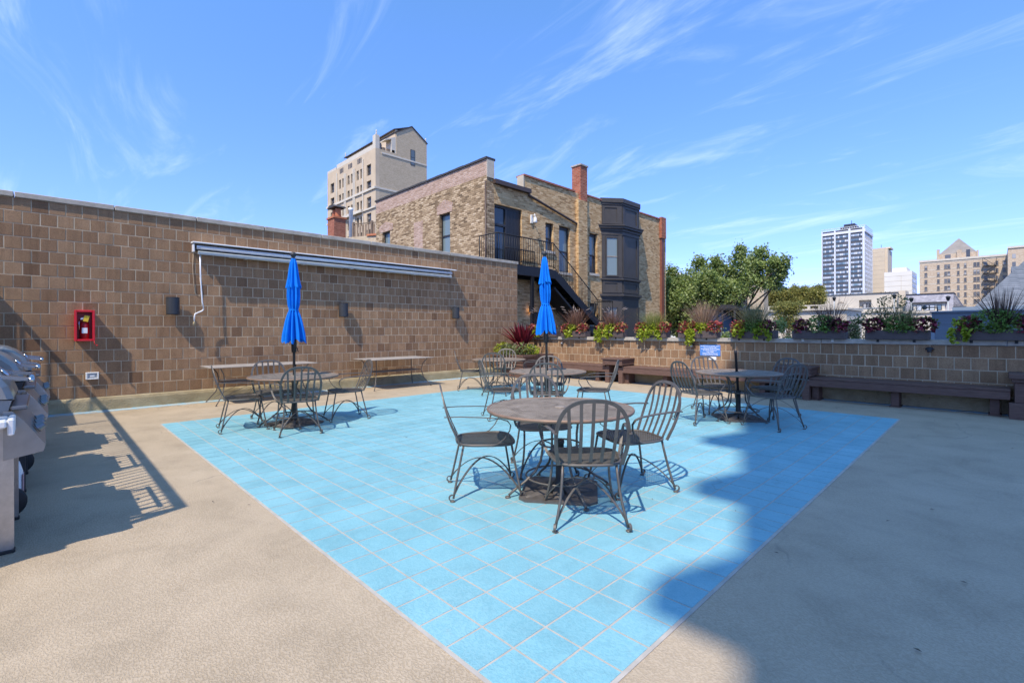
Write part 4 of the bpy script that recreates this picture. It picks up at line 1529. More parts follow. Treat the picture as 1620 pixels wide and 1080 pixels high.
def plant(name, label, cat, mat, loc, VQ, group, extra=None):
    me = mesh_np('foliage', VQ[0], VQ[1], M[mat])
    t_ = thing(name, label, cat, loc, 0, group)
    inst('foliage', me, t_)
    for (nm, vq, mt) in (extra or []):
        inst(nm, mesh_np(nm, vq[0], vq[1], M[mt]), t_)
    # a stub of stem so the plant stands in its soil
    MB().tube([(0, 0, -.03), (0, 0, .07)], .008, 5).build('stem', M['bark'], t_)
    return t_


BOX_Y0, BOX_Y1 = WY - .125, WY + .125
CAPZ = 1.169
boxes = [(-10.41, -9.12), (-8.95, -8.07), (-7.72, -6.86), (-6.5, -5.65), (-5.34, -4.43), (-4.12, -3.23), (-2.91, -2.01), (-1.71, -.81), (-.49, .48)]
where = ['first from the wall corner', 'just right of the middle umbrella', 'in front of the lower bay window', 'right of the bay window', 'left of the blue sign',
         'above the table with the bare pole', 'at the start of the shade', 'below the white and beige towers', 'at the right edge of the photo']
for n, (xa, xb) in enumerate(boxes):
    t_ = thing('flower_box', 'long brown flower box on the parapet cap, %s' % where[n], 'flower box', ((xa + xb) / 2, WY, CAPZ), 0, 'flower boxes on the parapet')
    h = (xb - xa) / 2
    m = MB()
    MB().cbox(-h, h, -.125, -.105, 0, .165, .003).build('front_board', M['flower_box_brown'], t_)
    MB().cbox(-h, h, .105, .125, 0, .165, .003).build('back_board', M['flower_box_brown'], t_)
    for s in (-1, 1):
        MB().cbox(*sorted((s * h, s * (h - .02))), -.1045, .1045, 0, .165, .003).build('end_board', M['flower_box_brown'], t_)
    MB().box(-h + .021, h - .021, -.104, .104, .02, .14).build('soil', M['soil'], t_)

SZ = CAPZ + .14


def coleus(n, x, label, mat='red_coleus_leaf', r=.15, cnt=170, y=-.03, h=.14):
    r *= 1.15
    cnt = int(cnt * 1.25)
    C = np.concatenate([ball(cnt, (0, 0, h), (r, .12, h * .85)), ball(int(cnt * .25), (0, -.08, .03), (r, .07, .06))])
    plant('coleus', label, 'coleus', mat, (x, WY + y, SZ), leaf_quads(C, .072, aspect=.62, up=.6), 'coleus plants in the flower boxes')


def vine(n, x, label, r=.16, cnt=210, hang=.22, mat='lime_leaf', h=.12, strands=5):
    r *= 1.1
    P = [ball(cnt, (0, -.02, h), (r, .12, h))]
    for k in range(strands):
        x0 = nrg.uniform(-r, r)
        L = hang * nrg.uniform(.45, 1.1)
        q = nrg.uniform(0, 1, int(26 * L / .2) + 4)
        P.append(np.stack([x0 + nrg.normal(0, .022, len(q)), -.125 - .03 + nrg.normal(0, .016, len(q)), .06 - q * L], 1))
    plant('sweet_potato_vine', label, 'vine', mat, (x, WY - .02, SZ), leaf_quads(np.concatenate(P), .068, aspect=.6, droop=.8, up=.3), 'lime green vines in the flower boxes')


def grass(n, x, label, mat, h, cnt, pl=0, spread=.08, lean=.33, w=.006, y=.03, curl=.6):
    h *= 1.42; w *= 1.45; cnt = int(cnt * 1.3)
    ex = [('plume', plumes(pl, (0, 0, .0), spread, h * 1.08, .38), 'plume')] if pl else None
    plant('fountain_grass', label, 'grass plant', mat, (x, WY + y, SZ), blades(cnt, (0, 0, -.01), spread, h, lean, w, curl=curl), 'grasses in the flower boxes', ex)


def green(n, x, label, mat='green_leaf', r=.2, h=.10, cnt=260, sz=.055):
    h *= 1.55; cnt = int(cnt * 1.5)
    plant('leafy_annual', label, 'plant', mat, (x, WY, SZ), leaf_quads(np.concatenate([ball(cnt, (0, -.02, h), (r, .16, h)), ball(cnt // 4, (0, -.13, .05), (r * .9, .05, .08))]), sz, up=.5), 'leafy plants in the flower boxes')


W_ = ['in the flower box next to the wall corner', 'in the box right of the middle umbrella', 'in the box before the lower bay window', 'in the box right of the bay window',
      'in the box left of the blue sign', 'in the box above the bare pole table', 'in the box where the shade begins', 'in the box below the distant towers', 'in the box at the right photo edge']
# 1
coleus(0, -10.16, 'orange red coleus, left end, ' + W_[0], cnt=150)
vine(0, -9.86, 'lime sweet potato vine ' + W_[0])
grass(0, -9.75, 'pale stemmed fountain grass, mostly behind the umbrella, ' + W_[0], 'purple_grass_blade', .42, 140, 9)
coleus(0, -9.35, 'red coleus, right end, ' + W_[0])
# 2
coleus(1, -8.82, 'red coleus, left end, ' + W_[1])
grass(1, -8.50, 'purple fountain grass with tall white plumes ' + W_[1], 'purple_grass_blade', .46, 330, 15, .10, .36)
vine(1, -8.58, 'lime vine spilling over the front ' + W_[1], .20, 260, .26)
coleus(1, -8.22, 'red and orange coleus, right end, ' + W_[1], r=.17)
# 3
coleus(2, -7.56, 'red coleus, left end, ' + W_[2])
vine(2, -7.60, 'small lime vine hanging low ' + W_[2], .10, 70, .34)
grass(2, -7.28, 'purple fountain grass with white plumes ' + W_[2], 'purple_grass_blade', .40, 280, 13, .10, .36)
vine(2, -7.25, 'lime sweet potato vine in the middle ' + W_[2], .20, 240, .30)
coleus(2, -6.98, 'crimson coleus, right end, ' + W_[2], r=.17)
# 4
coleus(3, -6.36, 'pink red coleus, left end, ' + W_[3], r=.17)
grass(3, -6.05, 'fine yellow green fountain grass ' + W_[3], 'green_grass_blade', .36, 380, 0, .14, .42, .005)
vine(3, -6.28, 'lime vine trailing from the left half ' + W_[3], .16, 140, .30)
vine(3, -5.98, 'lime vine trailing from the middle ' + W_[3], .17, 190, .28)
coleus(3, -5.76, 'bright red coleus, right end, ' + W_[3], r=.18)
# 5
coleus(4, -5.22, 'small red coleus, far left, ' + W_[4], r=.12, cnt=90)
coleus(4, -5.02, 'dark red coleus, left of the tan grass, ' + W_[4], r=.14)
grass(4, -4.80, 'tall tan fountain grass ' + W_[4], 'tan_grass_blade', .50, 300, 0, .10, .42, .006)
vine(4, -5.05, 'lime vine hanging over the cap ' + W_[4], .10, 80, .36)
vine(4, -4.80, 'bright lime sweet potato vine in the middle ' + W_[4], .22, 300, .16)
coleus(4, -4.52, 'crimson coleus, right end, ' + W_[4], r=.17)
# 6
coleus(5, -3.96, 'coral pink coleus, left end, ' + W_[5], r=.18)
vine(5, -3.92, 'lime vine drooping at the left ' + W_[5], .13, 90, .22)
grass(5, -3.68, 'hazy brown green fountain grass ' + W_[5], 'brown_green_blade', .42, 420, 0, .12, .36, .005)
green(5, -3.68, 'leafy green filler plant in the middle ' + W_[5], 'green_leaf', .22, .10, 240)
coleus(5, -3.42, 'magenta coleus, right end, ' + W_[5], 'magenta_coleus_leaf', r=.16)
vine(5, -3.48, 'lime vine hanging at the right ' + W_[5], .14, 120, .24)
# 7
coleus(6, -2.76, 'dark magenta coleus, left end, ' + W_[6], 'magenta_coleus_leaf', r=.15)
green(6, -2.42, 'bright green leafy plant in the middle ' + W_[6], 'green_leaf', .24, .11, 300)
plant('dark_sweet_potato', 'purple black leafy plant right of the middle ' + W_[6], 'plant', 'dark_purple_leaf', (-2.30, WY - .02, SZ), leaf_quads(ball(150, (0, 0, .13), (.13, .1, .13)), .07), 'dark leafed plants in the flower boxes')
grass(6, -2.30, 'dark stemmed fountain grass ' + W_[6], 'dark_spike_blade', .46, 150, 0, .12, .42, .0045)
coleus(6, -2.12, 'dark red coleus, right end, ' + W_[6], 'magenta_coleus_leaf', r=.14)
# 8
coleus(7, -1.58, 'very dark coleus, left end, ' + W_[7], 'magenta_coleus_leaf', r=.15)
plant('airy_shrub', 'airy grey green shrub standing tall ' + W_[7], 'shrub', 'bush_leaf', (-1.40, WY + .03, SZ), leaf_quads(np.concatenate([ball(150, (-.14, 0, .34), (.20, .12, .12)), ball(220, (.10, 0, .54), (.26, .12, .14)), ball(160, (0, 0, .2), (.18, .12, .18))]), .045), None,
      [('twigs', blades(30, (0, 0, 0), .04, .62, .35, .008), 'dark_spike_blade')])
grass(7, -1.17, 'grey green fountain grass ' + W_[7], 'brown_green_blade', .36, 260, 0, .11, .36, .004)
green(7, -1.22, 'light green leafy plant in the middle ' + W_[7], 'green_leaf', .27, .10, 330)
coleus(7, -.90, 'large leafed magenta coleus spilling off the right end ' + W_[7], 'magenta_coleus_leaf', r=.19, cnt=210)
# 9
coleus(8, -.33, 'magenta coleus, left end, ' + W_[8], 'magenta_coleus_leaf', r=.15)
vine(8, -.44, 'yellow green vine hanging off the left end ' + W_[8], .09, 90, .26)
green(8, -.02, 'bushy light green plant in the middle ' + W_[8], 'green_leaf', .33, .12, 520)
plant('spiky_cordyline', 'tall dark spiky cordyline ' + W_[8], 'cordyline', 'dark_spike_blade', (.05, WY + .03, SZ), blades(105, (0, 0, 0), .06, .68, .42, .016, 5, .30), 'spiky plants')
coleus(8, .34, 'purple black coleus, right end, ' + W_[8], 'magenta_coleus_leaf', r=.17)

# corner planter plants
PZ = .66
plant('red_cordyline', 'burgundy red cordyline spiking up from the corner planter', 'cordyline', 'burgundy_blade', (-10.02, 10.25, PZ + .15), blades(130, (0, 0, .08), .16, .66, .46, .085, 6, .5), None)
plant('coleus', 'pink edged coleus at the foot of the cordyline in the corner planter', 'coleus', 'magenta_coleus_leaf', (-9.78, 9.95, PZ), leaf_quads(ball(260, (0, 0, .19), (.34, .28, .18)), .085), None)
plant('sweet_potato_vine', 'lime vine mounding over the left rim of the corner planter', 'vine', 'lime_leaf', (-10.35, 9.80, PZ), leaf_quads(ball(300, (0, 0, .15), (.30, .30, .20)), .075), None)
plant('leafy_annual', 'green leafy plant over the front rim of the corner planter', 'plant', 'bush_leaf', (-9.90, 9.72, PZ), leaf_quads(np.concatenate([ball(420, (0, -.05, .12), (.42, .26, .22)), ball(260, (.38, .2, .14), (.28, .28, .2))]), .08), None)
plant('leafy_annual', 'yellow green plant at the right end of the corner planter', 'plant', 'lime_leaf', (-9.45, 10.05, PZ), leaf_quads(ball(260, (0, 0, .12), (.26, .26, .17)), .07), None)
# ================================================================== BACKDROP: BRICK BUILDING BEHIND THE WALL
GZ = -9.19
EX, SY = -13.0, 11.5
bb = thing('brick_building', 'old tan brick apartment building with iron stairs, bay window and red chimney', 'building', (EX, SY, GZ))
ox, oy, oz = EX, SY, GZ


def wb(m, x0, x1, y0, y1, z0, z1):
    return m.box(x0 - ox, x1 - ox, y0 - oy, y1 - oy, z0 - oz, z1 - oz)


def rects(a0, a1, z0, z1, holes):
    """split a wall rectangle into rectangles round window holes (a0,a1,z0,z1)"""
    xs = sorted(set([a0, a1] + [h[0] for h in holes] + [h[1] for h in holes]))
    out = []
    for i in range(len(xs) - 1):
        xa, xb = xs[i], xs[i + 1]
        hz = sorted([(h[2], h[3]) for h in holes if h[0] < (xa + xb) / 2 < h[1]])
        z = z0
        for (b0, b1) in hz:
            if b0 > z: out.append((xa, xb, z, b0))
            z = b1
        if z < z1: out.append((xa, xb, z, z1))
    return out


# south wall (left face in the picture)
SH = [(-15.92, -15.20, 4.30, 6.07), (-20.5, -19.8, 4.7, 6.03)]
m = MB()
for (a, b_, z0, z1) in rects(-21.1, EX, GZ, 7.02, SH):
    wb(m, a, b_, SY, SY + .35, z0, z1)
m.build('south_wall', M['south_brick'], bb)
m = MB(); wb(m, -21.1, EX, SY, SY + .35, 7.022, 7.60)
m.build('parapet', M['pink_brick'], bb)
for k in range(18):
    a = -21.14 + k * .4545
    m = MB(); wb(m, a, a + .45, SY - .05, SY + .40, 7.602, 7.67 + .006 * (k % 3))
    m.build('coping_tile', M['roof_dark'], bb)
m = MB(); wb(m, EX + .002, EX + .03, SY + .0, SY + .35, 6.95, 7.60)
m.build('parapet_end', M['stone_sill'], bb)
# pink relieving arches and bricked-up opening, 3 mm proud
for (a, b_, z0, z1) in ((-16.05, -15.05, 6.075, 6.62), (-17.78, -17.10, 4.3, 6.05), (-20.75, -19.55, 6.035, 6.5)):
    m = MB()
    if z0 > 6:
        c_ = (a + b_) / 2
        pts = [(a - ox, z0 - oz), (b_ - ox, z0 - oz), (b_ + .04 - ox, z0 + (z1 - z0) * .62 - oz), (c_ - ox, z1 - oz), (a - .04 - ox, z0 + (z1 - z0) * .62 - oz)]
        m.prism(pts, 'y', -.012, -.001)
    else:
        wb(m, a, b_, SY - .008, SY - .001, z0, z1)
    m.build('brick_patch', M['pink_brick'], bb)
for (a, b_, z0, z1) in SH:
    w_ = MB()
    for q in ((a, a + .06, z0, z1), (b_ - .06, b_, z0, z1), (a + .0605, b_ - .0605, z1 - .07, z1), (a + .0605, b_ - .0605, z0, z0 + .06), (a + .0605, b_ - .0605, (z0 + z1) / 2 - .03, (z0 + z1) / 2 + .03)):
        wb(w_, q[0], q[1], SY + .12, SY + .20, q[2], q[3])
    f_ = w_.build('window', M['window_frame_dark'], bb)
    for (p0, p1) in ((z0 + .061, (z0 + z1) / 2 - .031), ((z0 + z1) / 2 + .031, z1 - .071)):
        m = MB(); wb(m, a + .061, b_ - .061, SY + .15, SY + .16, p0, p1)
        m.build('pane', M['glass_with_blind'], f_)
    m = MB(); wb(m, a - .08, b_ + .08, SY - .06, SY + .11, z0 - .10, z0 - .002)
    m.build('sill', M['stone_sill'], f_)
m = MB(); m.tube([(-13.03 - ox, -.03, 6.8 - oz), (-13.03 - ox, -.03, 1.0 - oz)], .035, 8)
m.build('conduit', M['gutter_brown'], bb)

# east wall (right face in the picture)
Y1 = 24.55
DOOR = (11.87, 13.33, 3.78, 6.05)
EH = [DOOR, (14.72, 15.22, 4.65, 5.80), (15.58, 16.32, 3.84, 5.80), (17.72, 18.34, 3.97, 5.80), (17.72, 18.34, .6, 2.6), (13.9, 14.7, .0, 2.1)]
m = MB()
for (a, b_, z0, z1) in rects(SY + .352, 13.45, GZ, 6.80, [h for h in EH if h[0] < 13.4]) + rects(13.452, Y1, GZ, 7.42, [h for h in EH if h[0] > 13.4]):
    wb(m, EX - .35, EX, a, b_, z0, z1)
m.build('east_wall', M['common_brick'], bb)
m = MB(); wb(m, -21.0, EX - .36, SY + .36, 13.4, 6.5, 6.72); wb(m, -21.0, EX - .36, 13.46, Y1, 6.6, 6.8)
m.build('roof', M['roof_dark'], bb)
m = MB(); wb(m, -21.1, -20.8, SY + .36, Y1, GZ, 7.4); wb(m, -20.8, EX, Y1 + .001, Y1 + .3, GZ, 7.40)
m.build('rear_wall', M['common_brick'], bb)
a = 13.42
while a < Y1 - .1:
    if not (16.60 < a + .2 < 17.55):
        m = MB(); wb(m, EX - .40, EX + .05, a, min(a + .40, Y1), 7.422, 7.49)
        m.build('coping_tile', M['roof_tile_red'], bb)
    a += .405
m = MB(); wb(m, EX - .33, EX + .02, 13.40, 13.449, 6.75, 7.45)
m.build('parapet_end', M['stone_sill'], bb)
# gutter of the lower roof and downpipes
m = MB(); wb(m, EX - .1, EX + .16, SY + .30, 13.72, 6.76, 6.92)
m.build('gutter', M['gutter_brown'], bb)
m = MB().tube([(.10, 13.62 - oy, 6.80 - oz), (.08, 13.66 - oy, 6.68 - oz), (.06, 17.02 - oy, 5.98 - oz), (.06, 17.10 - oy, 5.85 - oz), (.06, 17.10 - oy, .5 - oz)], .05, 8)
m.build('downpipe', M['gutter_brown'], bb)
m = MB(); wb(m, EX + .002, EX + .11, Y1 - .36, Y1 - .1, GZ, 6.4)
m.build('downpipe', M['pipe_red'], bb)
m = MB(); wb(m, EX + .002, EX + .16, Y1 - .42, Y1 + .05, 6.402, 7.55)
m.build('corner_pier', M['red_brick'], bb)
# chimney over a brick pilaster
m = MB(); wb(m, EX + .002, EX + .16, 16.72, 17.36, GZ, 7.1)
m.build('chimney_breast', M['common_brick'], bb)
ch = MB(); wb(ch, EX - .38, EX + .10, 16.95, 17.44, 7.102, 8.66)
ch = ch.build('chimney', M['red_brick'], bb)
m = MB(); wb(m, EX - .42, EX + .14, 16.91, 17.48, 8.662, 8.73)
m.build('chimney_cap', M['limestone_coping'], ch)
# roof clutter: air conditioner box
m = MB(); wb(m, -14.6, -13.9, 12.4, 13.2, 6.72, 7.25)
m.build('roof_unit', M['grey_cover'], bb)


def east_window(y0, y1, z0, z1, mat='window_glass'):
    w_ = MB()
    zm = z0 + (z1 - z0) * .46
    for q in ((y0, y0 + .06, z0, z1), (y1 - .06, y1, z0, z1), (y0 + .0605, y1 - .0605, z1 - .12, z1), (y0 + .0605, y1 - .0605, z0, z0 + .06), (y0 + .0605, y1 - .0605, zm - .025, zm + .025)):
        wb(w_, EX - .20, EX - .12, q[0], q[1], q[2], q[3])
    f_ = w_.build('window', M['window_frame_dark'], bb)
    for (p0, p1, mt) in ((z0 + .061, zm - .026, 'window_glass'), (zm + .026, z1 - .121, mat)):
        m = MB(); wb(m, EX - .17, EX - .16, y0 + .061, y1 - .061, p0, p1)
        m.build('pane', M[mt], f_)
    m = MB(); wb(m, EX - .11, EX + .06, y0 - .07, y1 + .07, z0 - .11, z0 - .002)
    m.build('sill', M['stone_sill'], f_)


for h in EH[1:5]:
    east_window(*h, mat='glass_with_blind' if h[2] < 4.2 else 'window_glass')
for h in (EH[2], EH[3]):
    m = MB()
    for k in range(9):
        q = k / 9
        y0 = h[0] - .06 + q * (h[1] - h[0] + .12)
        zz_ = .10 * math.sin(PI * (k + .5) / 9)
        wb(m, EX + .002, EX + .012, y0 + .004, y0 + (h[1] - h[0] + .12) / 9 - .004, h[3] + .01 + zz_ * .6, h[3] + .22 + zz_)
    m.build('window_arch', M['common_brick'], bb)
# glazed door with transom and ribbed black shutter panel
d_ = MB()
for q in ((11.87, 11.93, 3.78, 6.05), (12.50, 12.58, 3.78, 6.05), (13.27, 13.33, 3.78, 6.05), (11.931, 12.499, 5.97, 6.05), (11.931, 12.499, 5.28, 5.36), (11.931, 12.499, 3.78, 3.9), (12.581, 13.269, 5.97, 6.05)):
    wb(d_, EX - .2, EX - .08, q[0], q[1], q[2], q[3])
d_ = d_.build('balcony_door', M['window_frame_dark'], bb)
for q in ((11.931, 12.499, 5.361, 5.969), (11.931, 12.499, 3.901, 5.279)):
    m = MB(); wb(m, EX - .15, EX - .14, *q); m.build('pane', M['window_glass'], d_)
m = MB()
for k in range(9):
    y0 = 12.585 + k * .076
    wb(m, EX - .16, EX - .09, y0, y0 + .066, 3.78, 5.965)
wb(m, EX - .19, EX - .161, 12.582, 13.268, 3.78, 5.968)
m.build('shutter_panel', M['shutter_black'], d_)
m = MB(); wb(m, EX - .2, EX - .1, 13.9, 14.7, .0, 2.1); m.build('lower_door', M['window_frame_dark'], bb)
m = MB(); wb(m, EX + .002, EX + .05, 13.80, 13.90, 5.62, 5.95); m.tube([(.05, 13.85 - oy, 5.9 - oz), (.20, 13.85 - oy, 5.95 - oz), (.22, 13.85 - oy, 5.82 - oz)], .02, 6)
sl = m.build('flood_light', M['white_plastic'], bb)
MB().lathe([(.06, 5.60 - oz), (.085, 5.63 - oz), (.05, 5.82 - oz)], 12, (.22, 13.85 - oy, 0)).build('lamp_head', M['white_plastic'], sl)
m = MB(); wb(m, EX + .002, EX + .04, 13.72, 13.80, 2.08, 2.34)
wlp = m.build('door_lamp', M['steel_black'], bb)
MB().lathe([(.03, 2.06 - oz), (.045, 2.10 - oz), (.035, 2.26 - oz)], 10, (.09, 13.76 - oy, 0)).build('lit_globe', M['lit_lamp'], wlp)

# bay window ------------------------------------------------------------------
BP = [(-13.0, 18.68), (-12.42, 19.52), (-12.42, 20.98), (-13.0, 21.82)]


def bay_ring(name, z0, z1, out, mat, parent):
    c_ = (-13.2, 20.25)
    pts = []
    for (x, y) in BP:
        pass
    d = [Vector((.82, -.57)), Vector((1, 0)), Vector((.82, .57))]
    P = [(-13.0, 18.68 - out * 1.2), (-12.42 + out, 19.52 - out * .55), (-12.42 + out, 20.98 + out * .55), (-13.0, 21.82 + out * 1.2)]
    return MB().prism([(x - ox, y - oy) for x, y in P], 'z', z0 - oz, z1 - oz).build(name, M[mat], parent)


bay = bay_ring('bay_window', GZ, 2.50, .0, 'bay_paint', bb)
for (nm, z0, z1, o_) in (('bay_wall', 2.502, 2.86, .0), ('bay_cornice', 2.862, 2.96, .05), ('bay_cornice', 2.962, 3.06, .13), ('bay_wall', 3.062, 3.72, .0), ('bay_cornice', 3.722, 3.80, .10), ('bay_wall', 3.802, 5.84, .0),
                         ('bay_wall', 5.842, 6.02, .03), ('bay_cornice', 6.022, 6.14, .08), ('bay_cornice', 6.142, 6.24, .17), ('bay_cornice', 6.242, 6.30, .22), ('bay_wall', 6.302, 7.26, .0), ('bay_cornice', 7.262, 7.36, .04), ('bay_cornice', 7.362, 7.56, .09)):
    bay_ring(nm, z0, z1, o_, 'bay_paint', bay)


def bay_face(i, f0, f1, z0, z1, dep, mat, name, parent):
    """panel on bay face i between fractions f0,f1, standing dep proud"""
    a = Vector((*BP[i], 0)); b = Vector((*BP[i + 1], 0))
    d = b - a
    n_ = Vector((d.y, -d.x, 0)).normalized()
    p = a + d * ((f0 + f1) / 2)
    c_ = Vector((p.x - ox, p.y - oy, (z0 + z1) / 2 - oz)) + n_ * (dep / 2 + .001)
    L = d.length * (f1 - f0)
    dd = d.normalized()
    vs_ = []
    for s in (-.5, .5):
        for (u, v) in ((-.5, -.5), (.5, -.5), (.5, .5), (-.5, .5)):
            vs_.append(c_ + dd * (u * L) + Vector((0, 0, 1)) * (v * (z1 - z0)) + n_ * (s * dep))
    return MB().add(vs_, [(0, 3, 2, 1), (4, 5, 6, 7), (0, 1, 5, 4), (1, 2, 6, 5), (2, 3, 7, 6), (3, 0, 4, 7)]).build(name, M[mat], parent)


for i in range(3):
    for (z0, z1) in ((6.36, 7.20), (3.12, 3.66)):                # framed panels
        bay_face(i, .03, .97, z0, z0 + .08, .03, 'bay_paint', 'panel_rail', bay)
        bay_face(i, .03, .97, z1 - .08, z1, .03, 'bay_paint', 'panel_rail', bay)
        bay_face(i, .03, .14, z0 + .081, z1 - .081, .03, 'bay_paint', 'panel_stile', bay)
        bay_face(i, .74 if i == 0 else .86, .97, z0 + .081, z1 - .081, .03, 'bay_paint', 'panel_stile', bay)
    if i == 0:
        for (z0, z1, w0, w1) in ((3.95, 5.70, .24, .74), (.7, 2.42, .24, .74)):
            bay_face(i, .0, w0 - .06, z0 - .1, z1 + .12, .02, 'bay_paint', 'panel_stile', bay)
            bay_face(i, w1 + .06, .97, z0 - .1, z1 + .12, .02, 'bay_paint', 'panel_stile', bay)
            zm = (z0 + z1) / 2
            bay_face(i, w0, w1, z0, zm - .021, .008, 'glass_with_blind' if z0 > 3 else 'window_glass', 'pane', bay)
            bay_face(i, w0, w1, zm + .021, z1, .008, 'glass_with_blind' if z0 > 3 else 'window_glass', 'pane', bay)
            bay_face(i, w0, w1, zm - .02, zm + .02, .03, 'window_frame_tan', 'meeting_rail', bay)
            for (f0, f1) in ((w0 - .055, w0 - .002), (w1 + .002, w1 + .055)):
                bay_face(i, f0, f1, z0 - .07, z1 + .07, .05, 'bay_paint', 'window_frame', bay)
            bay_face(i, w0, w1, z1 + .002, z1 + .07, .05, 'bay_paint', 'window_frame', bay)
            bay_face(i, w0, w1, z0 - .07, z0 - .002, .06, 'bay_paint', 'window_frame', bay)
    else:
        for (z0, z1) in ((3.86, 5.80), (.4, 2.46)):
            bay_face(i, .03, .12, z0, z1, .03, 'bay_paint', 'panel_stile', bay)
            bay_face(i, .88, .97, z0, z1, .03, 'bay_paint', 'panel_stile', bay)
            bay_face(i, .121, .879, z0, z0 + .08, .03, 'bay_paint', 'panel_rail', bay)

# iron stairs ------------------------------------------------------------------
st = thing('iron_stairs', 'black iron outside stairs with landing and thin barred railing on the brick building', 'stairs', (EX, SY, GZ))
XO, XI = -11.95, -12.95
LZ = 3.70
m = MB()
for k in range(9):
    wb(m, XI + k * .1112, XI + k * .1112 + .105, 11.0, 13.95, LZ - .04, LZ)
m.build('landing_deck', M['steel_black'], st)
m = MB(); wb(m, XO - .02, XO + .06, 10.96, 14.0, LZ - .36, LZ - .042); wb(m, XI, XI + .08, 10.96, 14.0, LZ - .36, LZ - .042); wb(m, XI + .081, XO - .021, 10.96, 11.04, LZ - .36, LZ - .042); wb(m, XI + .081, XO - .021, 13.9, 14.0, LZ - .36, LZ - .042)
for k in range(4):
    wb(m, XI + .081, XO - .021, 11.6 + k * .55, 11.66 + k * .55, LZ - .2, LZ - .042)
m.build('landing_beam', M['steel_black'], st)
for (x, y) in ((XO + .02, 12.75), (XI + .05, 12.75), (XO + .02, 11.1), (-12.0, 16.85), (-12.0, 17.9)):
    m = MB()
    top = LZ - .362 if y < 14 else 1.5
    wb(m, x - .055, x + .055, y - .055, y - .035, GZ, top); wb(m, x - .055, x + .055, y + .035, y + .055, GZ, top); wb(m, x - .012, x + .012, y - .0345, y + .0345, GZ, top)
    m.build('post', M['steel_black'], st)
A_ = (13.98, LZ - .05); B_ = (16.85, 1.66)
for x in (XO + .02, XI + .04):
    m = MB().bar((x - ox, A_[0] - oy, A_[1] - .10 - oz), (x - ox, B_[0] - oy, B_[1] - .02 - oz), .05, .30)
    m.build('stringer', M['steel_black'], st)
for k in range(11):
    q = (k + .5) / 11
    y = A_[0] + (B_[0] - A_[0]) * q; z = A_[1] + (B_[1] - A_[1]) * q
    m = MB(); wb(m, XI + .07, XO - .007, y - .14, y + .14, z + .03, z + .06); wb(m, XI + .07, XO - .007, y + .12, y + .138, z - .14, z + .028)
    m.build('tread', M['steel_black'], st)
m = MB(); wb(m, XI, XO + .05, 16.87, 17.95, 1.60, 1.68)
m.build('lower_landing', M['steel_black'], st)
# the flight under the landing, closed dark soffit
m = MB(); m.prism([(14.1 - oy, 3.05 - oz), (16.9 - oy, 1.05 - oz), (16.9 - oy, .95 - oz), (14.1 - oy, 2.95 - oz)], 'x', XI + .1 - ox, XO - .05 - ox)
m.build('soffit', M['steel_black'], st)


def rail(pts, h, parent, n_bars, gap=.115):
    """handrail, bottom rail and bars along a polyline (x,y,z of walking line)"""
    top = MB(); bars = MB()
    P = [Vector((x - ox, y - oy, z - oz)) for x, y, z in pts]
    top.tube([p + Vector((0, 0, h)) for p in P], .020, 6)
    top.tube([p + Vector((0, 0, .10)) for p in P], .014, 5)
    for a, b in zip(P[:-1], P[1:]):
        L = (b - a).length
        k = max(2, int(L / gap))
        for i in range(k + 1):
            p = a.lerp(b, i / k)
            r_ = .020 if i in (0, k) else .011
            bars.tube([p + Vector((0, 0, .02 if i in (0, k) else .10)), p + Vector((0, 0, h))], r_, 5)
    o = top.build('handrail', M['steel_black'], parent)
    bars.build('baluster', M['steel_black'], parent)


rail([(XI + .1, 11.02, LZ), (XO + .02, 11.02, LZ), (XO + .02, 13.98, LZ)], 1.0, st, 0)
rail([(XO + .02, 13.98, LZ), (XO + .02, 16.85, 1.66), (XO + .02, 17.95, 1.66)], .98, st, 0)
rail([(XI + .06, 12.3, LZ), (XI + .06, 13.9, LZ)], .78, st, 0)
rail([(XO + .02, 17.95, 1.66), (XI + .06, 17.95, 1.66)], .98, st, 0)

# ================================================================== TALL LIMESTONE BUILDING
lb = thing('limestone_building', 'tall tan limestone apartment block with gabled top behind the brick building', 'building', (-82.2, 44.74, GZ))
ox, oy, oz = -82.2, 44.74, GZ
LX0 = -103.6
H0 = 36.0
wins = []
for r in range(10):
    zt = 33.45 - r * 3.13
    wins.append((-85.7, -83.95, zt - 2.1, zt))
    wins.append((-102.0, -100.2, zt - 2.1, zt))
    for g_ in (-97.9, -93.9, -89.9):
        if r < 9:
            wins.append((g_, g_ + .95, zt - 2.0, zt - .1))
            wins.append((g_ + 1.55, g_ + 2.5, zt - 2.0, zt - .1))
m = MB()
for (a, b_, z0, z1) in rects(LX0, ox, GZ, H0, wins):
    wb(m, a, b_, oy, oy + .8, z0, z1)
m.build('south_wall', M['limestone'], lb)
wf = MB().box(-.88, .88, .35, .45, -1.05, 1.05).mesh('window', M['window_frame_dark'])
for (a, b_, z0, z1) in wins:
    w_ = b_ - a
    fr = MB()
    nx = 3 if w_ > 1.2 else 1
    step = w_ / nx
    for k in range(nx + 1):
        x = a + k * step
        wb(fr, x - .05, x + .05, oy + .30, oy + .42, z0, z1)
    wb(fr, a + .051, b_ - .051, oy + .305, oy + .415, (z0 + z1) / 2 - .05, (z0 + z1) / 2 + .05)
    f_ = fr.build('window', M['window_frame_dark'], lb)
    m = MB()
    for k in range(nx):
        for (p0, p1) in ((z0, (z0 + z1) / 2 - .06), ((z0 + z1) / 2 + .06, z1)):
            wb(m, a + k * step + .052, a + (k + 1) * step - .052, oy + .36, oy + .37, p0, p1)
    m.build('pane', M['hotel_glass'], f_)
m = MB()
for x in (-98.6, -95.0, -94.5, -91.0, -90.5, -87.0):
    wb(m, x - .16, x + .16, oy - .22, oy - .002, GZ, 35.0 if x in (-98.6, -87.0) else 34.0)
